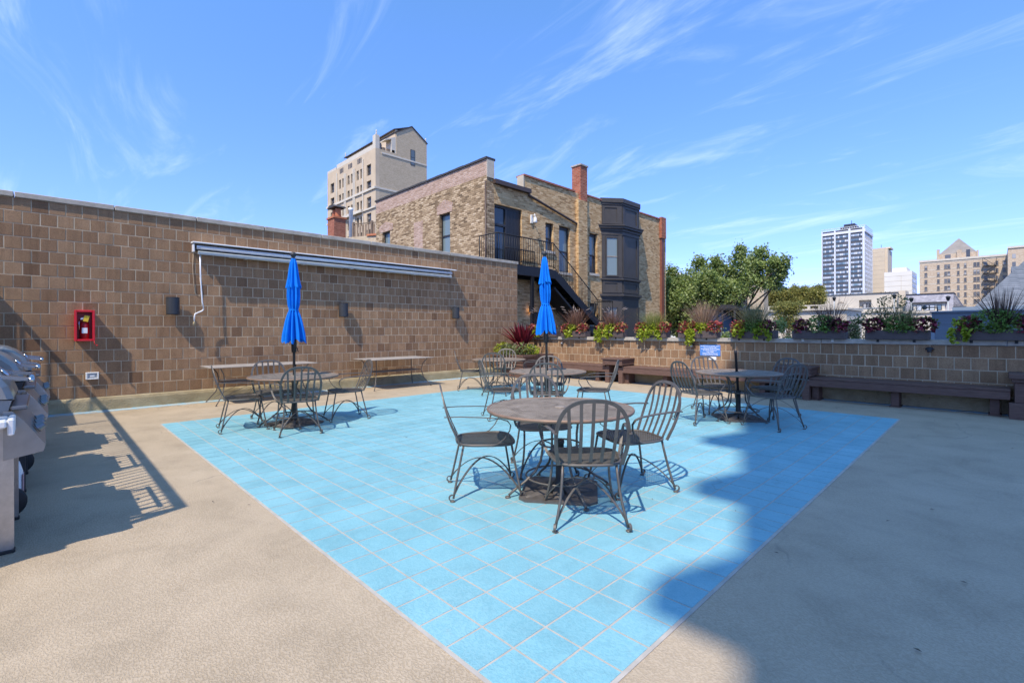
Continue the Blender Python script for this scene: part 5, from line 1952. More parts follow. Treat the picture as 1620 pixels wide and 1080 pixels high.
m.build('pier', M['limestone_trim'], lb)
m = MB(); wb(m, LX0 - .1, ox + .1, oy - .25, oy - .003, 28.3, 28.75)
m.build('string_course', M['limestone_trim'], lb)
m = MB(); wb(m, -98.9, -86.8, oy - .7, oy - .26, 24.55, 25.1); wb(m, LX0 - .1, ox + .1, oy - .25, oy - .003, 24.7, 25.0)
m.build('cornice', M['limestone_trim'], lb)
m = MB()
for g_ in (-97.4, -93.4, -89.4):
    for k in range(3):
        wb(m, g_ + k * .62, g_ + k * .62 + .4, oy - .02, oy - .003, 35.0 - .4, 35.6)
m.build('arrow_vent', M['window_frame_dark'], lb)
m = MB(); wb(m, LX0, -99.3, oy, oy + .8, H0 + .002, 36.5); wb(m, -98.9, -83.0, oy, oy + .8, H0 + .002, 36.9)
m.build('parapet', M['limestone_trim'], lb)
# east gable wall
LY = 56.3
m = MB(); wb(m, ox - 16, ox, oy + .801, LY, GZ, H0)
m.build('east_wall', M['pale_brick'], lb)
m = MB().prism([(49.2 - oy, H0 + .002 - oz), (LY - oy, H0 + .002 - oz), (LY - oy, 39.9 - oz), (52.7 - oy, 42.3 - oz), (49.2 - oy, 40.3 - oz)], 'x', -16, 0)
m.build('gable', M['pale_brick'], lb)
m = MB()
m.add([(-16.1, 49.0 - oy, 40.25 - oz), (.15, 49.0 - oy, 40.25 - oz), (.15, 52.7 - oy, 42.42 - oz), (-16.1, 52.7 - oy, 42.42 - oz), (.15, LY + .15 - oy, 39.95 - oz), (-16.1, LY + .15 - oy, 39.95 - oz),
       (-16.1, 49.0 - oy, 40.05 - oz), (.15, 49.0 - oy, 40.05 - oz), (.15, 52.7 - oy, 42.2 - oz), (-16.1, 52.7 - oy, 42.2 - oz), (.15, LY + .15 - oy, 39.75 - oz), (-16.1, LY + .15 - oy, 39.75 - oz)],
      [(0, 1, 2, 3), (3, 2, 4, 5), (6, 9, 8, 7), (9, 11, 10, 8), (1, 7, 8, 2), (2, 8, 10, 4), (0, 3, 9, 6), (3, 5, 11, 9), (0, 6, 7, 1), (5, 4, 10, 11)])
m.build('roof', M['roof_dark'], lb)
# attic storey set back behind the parapet, round arched windows
m = MB(); wb(m, -103.4, ox - .2, 49.1, 50.6, H0 + .003, 40.75)
m.build('attic_wall', M['limestone'], lb)
m = MB().add([(-104.0 - ox, 48.7 - oy, 40.76 - oz), (-.1, 48.7 - oy, 40.76 - oz), (-.1, 52.6 - oy, 42.3 - oz), (-104.0 - ox, 52.6 - oy, 42.3 - oz), (-104.0 - ox, 48.7 - oy, 40.55 - oz), (-.1, 48.7 - oy, 40.55 - oz), (-.1, 52.6 - oy, 42.0 - oz), (-104.0 - ox, 52.6 - oy, 42.0 - oz)],
              [(0, 1, 2, 3), (4, 7, 6, 5), (0, 4, 5, 1), (1, 5, 6, 2), (3, 2, 6, 7), (0, 3, 7, 4)])
m.build('attic_roof', M['roof_dark'], lb)
for x in (-101.9, -97.3, -93.2, -88.6):
    pts = [(x - .95 - ox, 38.4 - oz)] + [(x + .95 * math.cos(a) - ox, 39.0 + .95 * math.sin(a) - oz) for a in [PI - PI * i / 10 for i in range(11)]] + [(x + .95 - ox, 38.4 - oz)]
    MB().prism(pts, 'y', 49.02 - oy, 49.09 - oy).build('arched_window', M['window_frame_dark'], lb)
m = MB(); wb(m, -83.3, ox - .01, oy + .01, 45.6, H0 + .004, 38.6)
m.build('corner_pier', M['limestone_trim'], lb)
for (x, y, z) in ((-82.7, 45.2, 38.6), (-103.7, 49.0, 40.8), (-82.3, LY - .2, 39.9)):
    MB().lathe([(.14, 0), (.16, .4), (.07, .6), (.15, .8), (.03, 1.1)], 8, (x - ox, y - oy, z - oz)).build('finial', M['limestone_trim'], lb)
m = MB(); wb(m, ox + .003, ox + .12, oy, LY, 28.35, 28.7); wb(m, ox + .003, ox + .12, oy, LY, 25.2, 25.5); wb(m, ox + .003, ox + .10, 46, LY, 35.2, 35.5)
m.build('string_course', M['limestone_trim'], lb)
m = MB(); wb(m, ox + .003, ox + .06, 52.4, 53.4, 34.6, 37.7)
f_ = m.build('window', M['window_frame_dark'], lb)
m = MB(); wb(m, ox + .061, ox + .07, 52.5, 53.3, 34.7, 36.1); wb(m, ox + .061, ox + .07, 52.5, 53.3, 36.2, 37.6)
m.build('pane', M['window_glass'], f_)
# corner terrace rail with pots and slanting glass screen
m = MB()
for k in range(3):
    wb(m, ox - .6, ox - .1, 46.3 + k * 1.0, 46.9 + k * 1.0, H0 + .01, H0 + .55)
m.build('terrace_pot', M['weathered_wood'], lb)
m = MB().prism([(48.2 - oy, 36.0 - oz), (49.19 - oy, 36.0 - oz), (49.19 - oy, 39.3 - oz), (46.9 - oy, 38.3 - oz), (46.9 - oy, 38.1 - oz), (48.2 - oy, 38.6 - oz)], 'x', -2.2, -.1)
m.build('terrace_screen', M['limestone_trim'], lb)
m = MB()
for k in range(7):
    wb(m, ox - .1, ox, LY + k * 1.6, LY + k * 1.6 + .08, 28.0, 30.6)
wb(m, ox - .1, ox, LY, LY + 10, 30.6, 30.7)
m.build('roof_fence', M['steel_black'], lb)
m = MB(); wb(m, ox - 14, ox, LY + .01, LY + 10, GZ, 28.0)
m.build('rear_wing', M['pale_brick'], lb)

# red chimney, roof deck fence between ------------------------------------------
t_ = thing('red_chimney', 'red brick chimney with two clay pots and dark hood above the block wall', 'chimney', (-38.85, 17.55, GZ))
MB().box(-.62, .62, -.5, .5, 0, 19.9).build('stack', M['red_brick'], t_)
MB().box(-.70, .70, -.58, .58, 19.902, 20.05).build('stack_cap', M['terracotta'], t_)
for x in (-.3, .3):
    MB().lathe([(.24, 20.05), (.26, 20.1), (.22, 20.6), (.24, 20.75)], 14, (x, 0, 0)).build('chimney_pot', M['terracotta'], t_)
MB().prism([(-.75, 20.83), (.75, 20.83), (.35, 21.05), (-.35, 21.05)], 'y', -.5, .5).build('hood', M['roof_dark'], t_)
t_ = thing('white_pipe', 'tall white vent pipe beside the red chimney', 'pipe', (-37.8, 18.3, GZ))
MB().lathe([(.17, 0), (.17, 20.6), (.20, 20.62), (.20, 20.8)], 14).build('pipe', M['white_plastic'], t_)
t_ = thing('roof_deck', 'weathered wooden roof deck fence with brick ledge above the block wall', 'fence', (-35.6, 18.4, GZ))
d = Vector((.72, .70, 0)).normalized()
m = MB(); m.bar((-1.6, -.45, 9.1), (2.0, 1.4, 9.1), .5, 18.2); m.build('wall', M['pale_brick'], t_)
for n in range(12):
    q = n / 12
    a = Vector((-1.2, -.25, 18.25)).lerp(Vector((1.6, 1.2, 18.25)), q)
    MB().bar(tuple(a), tuple(a + Vector((0, 0, .95))), .17, .03, up=(1, -2, 0)).build('board', M['weathered_wood'], t_)
for (x, y) in ((-1.3, -.3), (.25, .5), (1.75, 1.27)):
    MB().box(x - .09, x + .09, y - .09, y + .09, 18.2, 19.45).build('post', M['weathered_wood'], t_)
MB().bar((-1.3, -.3, 19.3), (1.75, 1.27, 19.3), .14, .05).build('top_rail', M['weathered_wood'], t_)
m = MB(); m.bar((.1, .2, 18.25), (1.9, 1.1, 18.25), .3, .14); m.build('ledge', M['terracotta'], t_)
t_ = thing('blue_pot', 'small blue pot on the roof deck fence post', 'pot', (-33.85, 19.67, GZ + 19.45))
MB().lathe([(.12, 0), (.17, .08), (.16, .25), (.10, .34), (.14, .42)], 12).build('pot', M['sign_blue'], t_)
bpy.data.objects['pot'].data.materials[0] = M['sign_blue']

# ================================================================== TOWERS FAR RIGHT
ox, oy, oz = -58.4, 368.0, GZ
tw2 = thing('white_tower', 'white high-rise with two white piers and dark striped floors at right', 'tower', (ox, oy, oz))
TL, TRt = -81.2, -58.4
m = MB(); wb(m, TL, TRt, oy, oy + 27, GZ, 63.0); m.build('core', M['spandrel_dark'], tw2)
m = MB()
for (a, b_) in ((TL - .2, TL + .35), (-74.35, -73.55), (-66.65, -65.55), (TRt - .9, TRt + .2)):
    wb(m, a, b_, oy - .7, oy - .02, GZ, 66.0)
for k in range(8):
    y = oy + .5 + k * 3.65
    wb(m, TRt + .02, TRt + .22, y, y + .75, GZ, 63.0)
m.build('pier', M['white_paint'], tw2)
bays = ((TL + .5, -74.5), (-73.4, -66.8), (-65.4, TRt - 1.0))
for r in range(22):
    zt = 61.9 - r * 2.86
    for (a, b_) in bays:
        m = MB()
        nn = 7
        st_ = (b_ - a) / nn
        for k in range(nn):
            wb(m, a + k * st_ + .05, a + (k + 1) * st_ - .05, oy - .18, oy - .05, zt - 1.25, zt)
        m.build('window_strip', M['strip_glass'], tw2)
sw = MB().box(0, .03, 0, 2.0, -1.1, 0).mesh('side_window', M['strip_glass'])
for r in range(22):
    zt = 61.9 - r * 2.86
    for k in range(7):
        inst('side_window', sw, tw2, (.02, 1.6 + k * 3.65, zt - oz))
m = MB(); wb(m, TL - .2, TRt + .6, oy - .5, oy + 27, 63.002, 64.6); m.build('top_band', M['white_paint'], tw2)
m = MB(); wb(m, TL + .4, TRt - .5, oy + .2, oy + 26, 64.602, 65.6); m.build('roof_gap', M['spandrel_dark'], tw2)
m = MB()
for z in (65.62, 66.9):
    wb(m, TL - .2, TRt + .5, oy - .6, oy - .2, z, z + .25); wb(m, TRt + .2, TRt + .5, oy, oy + 26, z, z + .25)
for k in range(19):
    x = TL + k * (TRt - TL) / 18
    wb(m, x - .08, x + .08, oy - .45, oy - .3, 65.9, 66.9)
m.build('roof_rail', M['white_paint'], tw2)
m = MB(); wb(m, -72.4, -63.3, oy + 6, oy + 18, 65.61, 68.6); wb(m, -70.5, -64.5, oy + 7, oy + 16, 68.61, 70.2); m.build('penthouse', M['grill_dark'], tw2)
m = MB(); m.tube([(-8.0, 8, 79.3), (-8.0, 8, 81.5)], .15, 6); m.build('mast', M['steel_black'], tw2)

ox, oy = -53.9, 416.0
t_ = thing('beige_tower', 'plain beige concrete tower right of the white high-rise', 'tower', (ox, oy, oz))
m = MB(); wb(m, -61.6, -54.5, oy, oy + 20, GZ, 58.0); wb(m, -54.49, -53.0, oy + 1, oy + 20, GZ, 57.2); wb(m, -58.0, -52.0, oy + 6, oy + 18, 58.0, 59.0)
m.build('wall', M['tan_concrete'], t_)
m = MB()
for k in range(20):
    wb(m, -61.62, -54.48, oy - .06, oy - .003, 55.2 - k * 3.1, 55.32 - k * 3.1)
m.build('floor_line', M['cream_wall'], t_)
m = MB(); m.tube([(-3.6, 8, 68), (-3.6, 8, 70.5)], .12, 5); m.build('mast', M['steel_black'], t_)
ox, oy = -35.0, 364.0
t_ = thing('white_block', 'smaller white slab block between the beige tower and the old hotel', 'building', (ox, oy, oz))
m = MB(); wb(m, -48.0, -35.0, oy, oy + 24, GZ, 35.8); wb(m, -44.5, -37.8, oy + 3, oy + 20, 35.8, 38.4)
m.build('wall', M['white_concrete'], t_)
m = MB()
for k in range(10):
    wb(m, -48.02, -34.98, oy - .06, oy - .003, 33.2 - k * 3.0, 33.34 - k * 3.0)
wb(m, -40.1, -39.95, oy - .06, oy - .004, GZ, 33.1)
m.build('joint_line', M['cream_wall'], t_)
for k in range(12):
    m = MB()
    for j in range(6):
        wb(m, -34.99, -34.9, oy + 1.2 + j * 3.8, oy + 3.4 + j * 3.8, 32.4 - k * 3.0, 34.0 - k * 3.0)
    m.build('window_row', M['hotel_glass'], t_)

# old hotel -----------------------------------------------------------------------
ox, oy = -6.3, 322.0
ho = thing('old_hotel', 'old tan brick hotel with pyramid roof, many small windows and fire escapes', 'building', (ox, oy, oz))
m = MB(); wb(m, -28.0, 3.2, oy, oy + 26, GZ, 36.3); m.build('wall', M['hotel_brick'], ho)
m = MB(); wb(m, 3.3, 30, oy - 22, oy + 26, GZ, 37.0); m.build('wing', M['hotel_brick'], ho)
m = MB(); wb(m, 3.2, 30.2, oy - 22.4, oy - 22.02, 36.4, 37.2); wb(m, -28.3, 3.19, oy - .35, oy - .01, 35.6, 36.6); m.build('cornice', M['limestone_trim'], ho)
m = MB(); wb(m, -21.2, -6.5, oy + 1.0, oy + 16, 36.302, 39.0); m.build('penthouse', M['hotel_brick'], ho)
m = MB(); wb(m, -21.4, -20.3, oy + .6, oy + 1.8, 36.3, 41.6); wb(m, -7.0, -6.2, oy + .6, oy + 1.8, 36.3, 39.6); wb(m, -14.0, -12.2, oy + .5, oy + .95, 36.31, 40.6); m.build('penthouse_pier', M['hotel_brick'], ho)
m = MB()
zb = 39.0 - oz
m.add([(-20.6 - ox, 1.2, zb), (-6.9 - ox, 1.2, zb), (-6.9 - ox, 15.5, zb), (-20.6 - ox, 15.5, zb), (-13.5 - ox, 8.0, 47.3 - oz)], [(0, 1, 4), (1, 2, 4), (2, 3, 4), (3, 0, 4), (0, 3, 2, 1)])
m.build('pyramid_roof', M['pyramid_slate'], ho)
for (x0, x1, z0, z1) in ((-18.3, -16.2, 36.9, 38.6), (-10.6, -9.2, 36.6, 40.4)):
    m = MB(); wb(m, x0, x1, oy + .9, oy + .995, z0, z1); m.build('window', M['hotel_glass'], ho)
PALE = M['limestone_trim']
m = MB()
for r in range(10):
    wb(m, -28.02, 3.2, oy - .06, oy - .003, 34.9 - r * 3.56, 35.2 - r * 3.56)
m.build('string_course', PALE, ho)
cols = ((-26.1, -24.9, 0), (-21.3, -20.2, 0), (-18.6, -16.3, 1), (-13.9, -12.9, 0), (-11.4, -10.4, 0), (-8.1, -5.8, 1), (-4.6, -3.2, 0), (-.6, .5, 0), (1.8, 2.9, 0))
fm = {}
for r in range(10):
    zt = 33.7 - r * 3.56
    for (a, b_, dbl) in cols:
        w_ = b_ - a
        if w_ not in fm:
            q = MB()
            q.box(0, .12, 0, .1, 0, 1.95); q.box(w_ - .12, w_, 0, .1, 0, 1.95); q.box(.121, w_ - .121, 0, .1, .9, 1.05); q.box(.121, w_ - .121, 0, .1, 1.84, 1.95); q.box(-.1, w_ + .1, -.1, .12, -.25, -.01)
            if dbl: q.box(w_ / 2 - .1, w_ / 2 + .1, .001, .1, 0, .89); q.box(w_ / 2 - .1, w_ / 2 + .1, .001, .1, 1.051, 1.83)
            pn = MB()
            for (p0, p1) in ((.01, .89), (1.06, 1.83)):
                if dbl:
                    pn.box(.13, w_ / 2 - .11, .06, .08, p0, p1); pn.box(w_ / 2 + .11, w_ - .13, .06, .08, p0, p1)
                else:
                    pn.box(.13, w_ - .13, .06, .08, p0, p1)
            fm[w_] = (q.mesh('window', M['window_frame_tan']), pn.mesh('pane', M['hotel_glass']))
        f_ = inst('window', fm[w_][0], ho, (a - ox, -.14, zt - 1.95 - oz))
        inst('pane', fm[w_][1], f_)
for r in range(10):
    zt = 33.9 - r * 3.5
    for x in (4.6, 8.4, 11.0):
        w_ = 1.1 if x != 8.4 else 2.0
        m = MB(); wb(m, x, x + w_, oy - 22.1, oy - 22.01, zt - 1.9, zt); m.build('window', M['hotel_glass'], ho)
m = MB()
for r in range(8):
    z = 34.8 - r * 3.56
    wb(m, -4.9, -.2, oy - 1.6, oy - .2, z - 3.3, z - 3.15)
    wb(m, -4.9, -.2, oy - 1.6, oy - 1.52, z - 2.3, z - 2.22)
    for k in range(7):
        wb(m, -4.9 + k * .78, -4.82 + k * .78, oy - 1.6, oy - 1.53, z - 3.15, z - 2.3)
    s = 1 if r % 2 else -1
    m.bar((-2.6 - s * 1.9 - ox, -1.1, z - 3.2 - oz), (-2.6 + s * 1.9 - ox, -1.1, z + .36 - oz), .5, .14)
    for k in range(2):
        wb(m, -4.9 + k * 4.6, -4.75 + k * 4.6, oy - 1.6, oy - 1.5, z - 3.1, z + .4)
m.build('fire_escape', M['steel_black'], ho)

# low cream building with slate mansard ------------------------------------------
ox, oy = -22.0, 132.0
lo = thing('low_cream_building', 'long low cream building with recessed window in front of the towers', 'building', (ox, oy, oz))
m = MB()
for (a, b_, z0, z1) in rects(-30.2, -15.0, 6.1, 9.45, [(-22.3, -20.0, 6.1, 8.1)]):
    wb(m, a, b_, oy + 2, oy + 3, z0, z1)
m.build('upper_wall', M['cream_wall'], lo)
m = MB(); wb(m, -30.2, -15.0, oy + 3.01, oy + 14, GZ, 9.3); m.build('body', M['cream_wall'], lo)
m = MB(); wb(m, -30.4, -14.9, oy + 1.8, oy + 3.2, 9.452, 9.60); m.build('roof_edge', M['roof_dark'], lo)
m = MB(); wb(m, -15.0, -13.85, oy + .5, oy + 6, 3, 9.75); m.build('end_pier', M['tan_concrete'], lo)
m = MB(); wb(m, -60, -9.4, oy - .2, oy + 1.99, GZ, 5.1); m.build('lower_wall', M['cream_wall'], lo)
m = MB(); wb(m, -60.2, -9.3, oy - .5, oy + 2.0, 5.102, 5.45); wb(m, -60, -9.4, oy - .3, oy + 1.99, 5.452, 6.05); m.build('parapet', M['limestone_trim'], lo)
m = MB(); wb(m, -60.2, -9.3, oy - .4, oy + 2.0, 6.052, 6.2); m.build('parapet_cap', M['grey_cover'], lo)
m = MB(); wb(m, -21.7, -20.35, oy + 2.6, oy + 2.7, 6.1, 7.3); f_ = m.build('window', M['window_frame_dark'], lo)
m = MB(); wb(m, -21.55, -21.1, oy + 2.55, oy + 2.595, 6.2, 7.2); wb(m, -20.95, -20.5, oy + 2.55, oy + 2.595, 6.2, 7.2); m.build('pane', M['hotel_glass'], f_)
m = MB().prism([(-4.7, 7.35 - oz + .0), (-2.9, 7.35 - oz), (-3.8, 8.0 - oz)], 'y', 1.9, 1.99)
m.build('gable_vent', M['window_frame_tan'], lo)
m = MB()
for x in (-26, -24.4, -18.6, -17.8, -17.0):
    wb(m, x, x + .12, oy + 4, oy + 4.1, 9.3, 9.9)
m.build('roof_vent', M['roof_dark'], lo)
t_ = thing('stair_annex', 'small tan roof annex at the left end of the low cream building', 'building', (-32.6, 134, GZ))
MB().box(-2.2, 2.2, 0, 5, 0, 18.7).build('wall', M['cream_wall'], t_)
MB().box(-.1, 2.0, -.05, -.003, 14.2, 17.9).build('panel', M['hotel_brick'], t_)
MB().box(-2.3, 2.3, -.1, 5.1, 18.702, 18.85).build('roof_edge', M['limestone_trim'], t_)
ox, oy = -9.0, 128.0
ma = thing('slate_mansard_house', 'house with pale grey slate mansard and cream dormer beside the low building', 'building', (ox, oy, oz))
m = MB().prism([(0, 5.1 - oz), (.4, 5.1 - oz), (1.6, 8.55 - oz), (8, 8.55 - oz), (8, 5.1 - oz)], 'x', -13.45 - ox, -6.1 - ox)
m.build('mansard_roof', M['slate_shingles'], ma)
m = MB().add([(-6.1 - ox + .002, .4, 5.1 - oz), (-6.1 - ox + .002, 1.6, 8.55 - oz), (-6.1 - ox + .002, 8, 8.55 - oz), (-4.3 - ox, 8, 5.1 - oz), (-4.6 - ox, .4, 5.1 - oz)], [(0, 4, 1), (1, 4, 3, 2), (0, 1, 2, 3, 4)])
m.build('hip_roof', M['slate_shingles'], ma)
m = MB(); wb(m, -13.5, -6.0, oy + 1.4, oy + 8, 8.552, 8.72); wb(m, -6.1, -4.2, oy + .3, oy + .6, 5.5, 5.9); m.build('ridge_trim', M['roof_dark'], ma)
m = MB(); wb(m, -13.5, -4.3, oy - .2, oy + 8, GZ, 4.7); m.build('wall', M['cream_wall'], ma)
m = MB(); wb(m, -13.6, -4.2, oy - .6, oy + 8, 4.702, 5.1); wb(m, -13.6, -4.2, oy - .4, oy - .21, 3.6, 4.0); m.build('cornice', M['limestone_trim'], ma)
m = MB(); wb(m, -12.1, -7.3, oy - .1, oy + 1.2, 5.102, 6.6); f_ = m.build('dormer', M['limestone_trim'], ma)
m = MB(); wb(m, -12.4, -7.0, oy - .5, oy + 1.5, 6.602, 6.85); m.build('dormer_roof', M['roof_dark'], f_)
for (a, b_) in ((-11.65, -10.75), (-10.5, -8.75), (-8.5, -7.75)):
    m = MB(); wb(m, a, b_, oy - .16, oy - .102, 5.15, 6.3); m.build('dormer_window', M['window_frame_dark'], f_)
    m = MB()
    k = 2 if b_ - a > 1.2 else 1
    for j in range(k):
        wb(m, a + .1 + j * (b_ - a) / 2, a + (b_ - a) / k * (j + 1) - .1, oy - .19, oy - .162, 5.25, 6.2)
    m.build('dormer_pane', M['strip_glass'], f_)
for n, (x, zt) in enumerate(((-12.15, 4.75), (-7.13, 4.75), (-5.83, 4.36), (-3.2, 4.36))):
    lab = ['left of the recessed window', 'before the tan end pier', 'at the left edge of the slate mansard', 'at the right end of the slate mansard'][n]
    t_ = thing('lamp_post', 'grey roof lamp post with small lantern, %s' % lab, 'lamp post', (x, 60.0, GZ), 0, 'lamp posts in front of the low building')
    MB().lathe([(.09, 0), (.06, 4), (.05, zt - .35 - GZ)], 8).build('post', M['grey_cover'], t_)
    MB().lathe([(.10, zt - .34 - GZ), (.17, zt - .05 - GZ), (.20, zt - GZ), (.05, zt + .10 - GZ)], 8).build('lantern', M['dark_grey_plastic'], t_)

# blue grey neighbour ------------------------------------------------------------
ox, oy = -1.6, 22.0
bg = thing('blue_grey_house', 'blue grey sided house extension just beyond the right flower boxes', 'building', (ox, oy, oz))
m = MB(); wb(m, -1.6, 9, oy, oy + 6, GZ, 1.41); m.build('lower_wall', M['bluegrey_siding'], bg)
m = MB(); wb(m, -1.6, 9, oy + .03, oy + 6, 1.412, 1.93); m.build('upper_wall', M['bluegrey_siding'], bg)
for k in range(9):
    m = MB(); wb(m, -1.52, 9, oy - .004 if k < 4 else oy + .012, oy - .001 if k < 4 else oy + .028, .95 + k * .115, 1.055 + k * .115) if k != 4 else None
    if k != 4: m.build('siding_board', M['bluegrey_siding'], bg)
m = MB(); wb(m, -1.65, 9, oy - .05, oy + 6.1, 1.932, 1.965); m.build('roof_edge', M['bluegrey_light'], bg)
m = MB(); wb(m, -1.615, -1.52, oy - .02, oy - .001, -1, 1.40); m.build('corner_board', M['bluegrey_light'], bg)
m = MB(); m.prism([(30 - oy, GZ - oz), (36 - oy, GZ - oz), (36 - oy, 2.2 - oz), (30 - oy, 2.2 - oz)], 'x', -1.35 - ox, 9 - ox); m.build('rear_wall', M['bluegrey_siding'], bg)
m = MB(); wb(m, -1.45, 9, 29.8, 36, 2.202, 2.36); m.build('rear_cornice', M['bluegrey_light'], bg)
sr = MB().add([(-1.0 - ox, 36 - oy, 2.4 - oz), (10 - ox, 36 - oy, 2.4 - oz), (10 - ox, 46 - oy, 9.0 - oz), (3.8 - ox, 46 - oy, 9.0 - oz), (-1.0 - ox, 46 - oy, 2.4 - oz), (10 - ox, 46 - oy, 2.4 - oz)],
              [(0, 1, 2, 3), (0, 3, 4), (3, 2, 5, 4), (1, 5, 2), (0, 4, 5, 1)])
sr.build('slate_roof', M['grey_shingles'], bg)
m = MB().tube([(-1.75 + 1.6 - .0, -.3, 1.9 - oz), (-.15, -.3, 2.06 - oz), (.25, -.3, 2.1 - oz)], .03, 6)
t_ = thing('roof_camera', 'small dark camera arm on the corner of the blue grey house', 'camera', (-1.45, 22.1, 1.965))
MB().tube([(.0, 0, 0), (.0, 0, .14), (-.28, .0, .15)], .022, 6).build('arm', M['dark_grey_plastic'], t_)
MB().lathe([(.04, -.06), (.075, -.02), (.06, .06), (.02, .08)], 12, (-.34, 0, .14)).build('head', M['dark_grey_plastic'], t_)
ox, oy = 2.0, 52.0
ev = thing('eaves_house', 'grey house with dark eaves gutter above the slate roof at right', 'building', (ox, oy, oz))
m = MB(); wb(m, .55, 14, oy, oy + 8, GZ, 4.9); m.build('wall', M['bluegrey_light'], ev)
m = MB(); wb(m, .25, 14, oy - .5, oy + 8.5, 4.902, 5.12); m.build('eaves_gutter', M['roof_dark'], ev)
m = MB().prism([(-.5, 5.122 - oz), (8.5, 5.122 - oz), (4, 6.4 - oz)], 'x', .8 - ox, 14 - ox); m.build('roof', M['grey_shingles'], ev)
m = MB(); wb(m, .48, .58, oy - .2, oy - .1, GZ, 4.9); m.build('downpipe', M['roof_dark'], ev)

# balustraded house, house behind the tree, pergola ---------------------------------
ox, oy = -22.0, 76.0
bh = thing('balustrade_house', 'cream house with white roof balustrade seen between the flower boxes', 'building', (ox, oy, oz))
m = MB(); wb(m, -30, -14, oy, oy + 10, GZ, 4.0); m.build('wall', M['cream_wall'], bh)
m = MB(); wb(m, -30.2, -13.8, oy - .4, oy + 10, 4.002, 4.25); wb(m, -30.1, -13.9, oy - .2, oy, 4.62, 4.78); m.build('cornice', M['limestone_trim'], bh)
for k in range(9):
    m = MB(); wb(m, -25.0 + k * 1.3, -24.7 + k * 1.3, oy - .2, oy + .1, 4.252, 4.62); m.build('baluster_post', M['limestone_trim'], bh)
for k in range(4):
    x = -24.6 + k * 2.4
    m = MB(); wb(m, x, x + .95, oy - .08, oy - .003, 1.0, 2.7); f_ = m.build('window', M['white_paint'], bh)
    m = MB(); wb(m, x + .08, x + .44, oy - .10, oy - .081, 1.08, 2.62); wb(m, x + .51, x + .87, oy - .10, oy - .081, 1.08, 2.62); m.build('pane', M['window_glass'], f_)
ox, oy = -21, 62
t_ = thing('stepped_house', 'pinkish brick house with stepped roofline half hidden behind the big tree', 'building', (ox, oy, oz))
m = MB(); wb(m, -26, -20.6, oy, oy + 1.6, GZ, 7.0); wb(m, -20.6, -19.75, oy + .01, oy + 1.6, GZ, 7.45); m.build('wall', M['pale_brick'], t_)
m = MB(); wb(m, -26, -20.5, oy - .2, oy + 1.7, 7.002, 7.2); wb(m, -20.8, -19.65, oy - .2, oy + 1.7, 7.452, 7.7); m.build('cornice', M['limestone_trim'], t_)
m = MB(); wb(m, -22.6, -21.6, oy - .05, oy - .002, 4.0, 5.8); m.build('window', M['window_frame_dark'], t_)
ox, oy = -9.6, 25.5
t_ = thing('grey_pergola', 'dark grey porch with canopy roof and dark doorway behind the planters', 'porch', (ox, oy, oz))
m = MB(); wb(m, -10.95, -10.25, oy + .2, oy + 3, GZ, 2.35); m.build('sided_wall', M['bluegrey_siding'], t_)
for k in range(8):
    m = MB(); wb(m, -10.95, -10.25, oy + .18, oy + .197, 1.0 + k * .17, 1.14 + k * .17); m.build('siding_board', M['bluegrey_light'], t_)
m = MB(); wb(m, -10.24, -9.5, oy + 1.5, oy + 3, GZ, 2.35); m.build('doorway', M['shutter_black'], t_)
for x in (-10.22, -9.95, -9.35):
    m = MB(); wb(m, x - .035, x + .035, oy - .5, oy - .43, GZ, 2.36); m.build('post', M['grill_dark'], t_)
m = MB(); wb(m, -10.95, -9.2, oy - .3, oy + 3.2, 2.362, 2.46); m.build('canopy', M['steel_black'], t_)
m = MB().prism([(-10.5 - ox, 2.462 - oz), (-9.5 - ox, 2.462 - oz), (-9.8 - ox, 2.68 - oz), (-10.3 - ox, 2.70 - oz)], 'y', .2, 2.4); m.build('canopy_cap', M['grill_dark'], t_)
ox, oy = -62, 120
t_ = thing('white_arched_block', 'white building with arched openings left of the big tree', 'building', (ox, oy, oz))
m = MB(); wb(m, -72, -58, oy, oy + 12, GZ, 15.8)
m.prism([(-3.5, 15.802 - oz)] + [(-1.2 + 2.6 * math.cos(a) - .0, 15.802 - oz + 1.9 * math.sin(a)) for a in [PI - PI * i / 10 for i in range(11)]] + [(3.2, 15.802 - oz)], 'y', 0, 6)
m.build('wall', M['white_concrete'], t_)
m = MB()
for k in range(3):
    for r in range(3):
        x = -64.0 + k * 1.5
        pts = [(x - .4 - ox, 11 - r * 3.4 - oz)] + [(x + .4 * math.cos(a) - ox, 12.6 - r * 3.4 + .4 * math.sin(a) - oz) for a in [PI - PI * i / 8 for i in range(9)]] + [(x + .4 - ox, 11 - r * 3.4 - oz)]
        m.prism(pts, 'y', -.06, -.003)
m.build('arched_window', M['hotel_glass'], t_)


# ================================================================== TREES


def limb(m, a, b, r0, r1, bend, n=7):
    a = Vector(a); b = Vector(b)
    off = Vector((rng.uniform(-1, 1), rng.uniform(-1, 1), rng.uniform(.1, .7))) * bend
    pts = [a.lerp(b, i / (n - 1)) + off * math.sin(PI * i / (n - 1)) for i in range(n)]
    m.tube(pts, [r0 + (r1 - r0) * i / (n - 1) for i in range(n)], 7)
    return pts


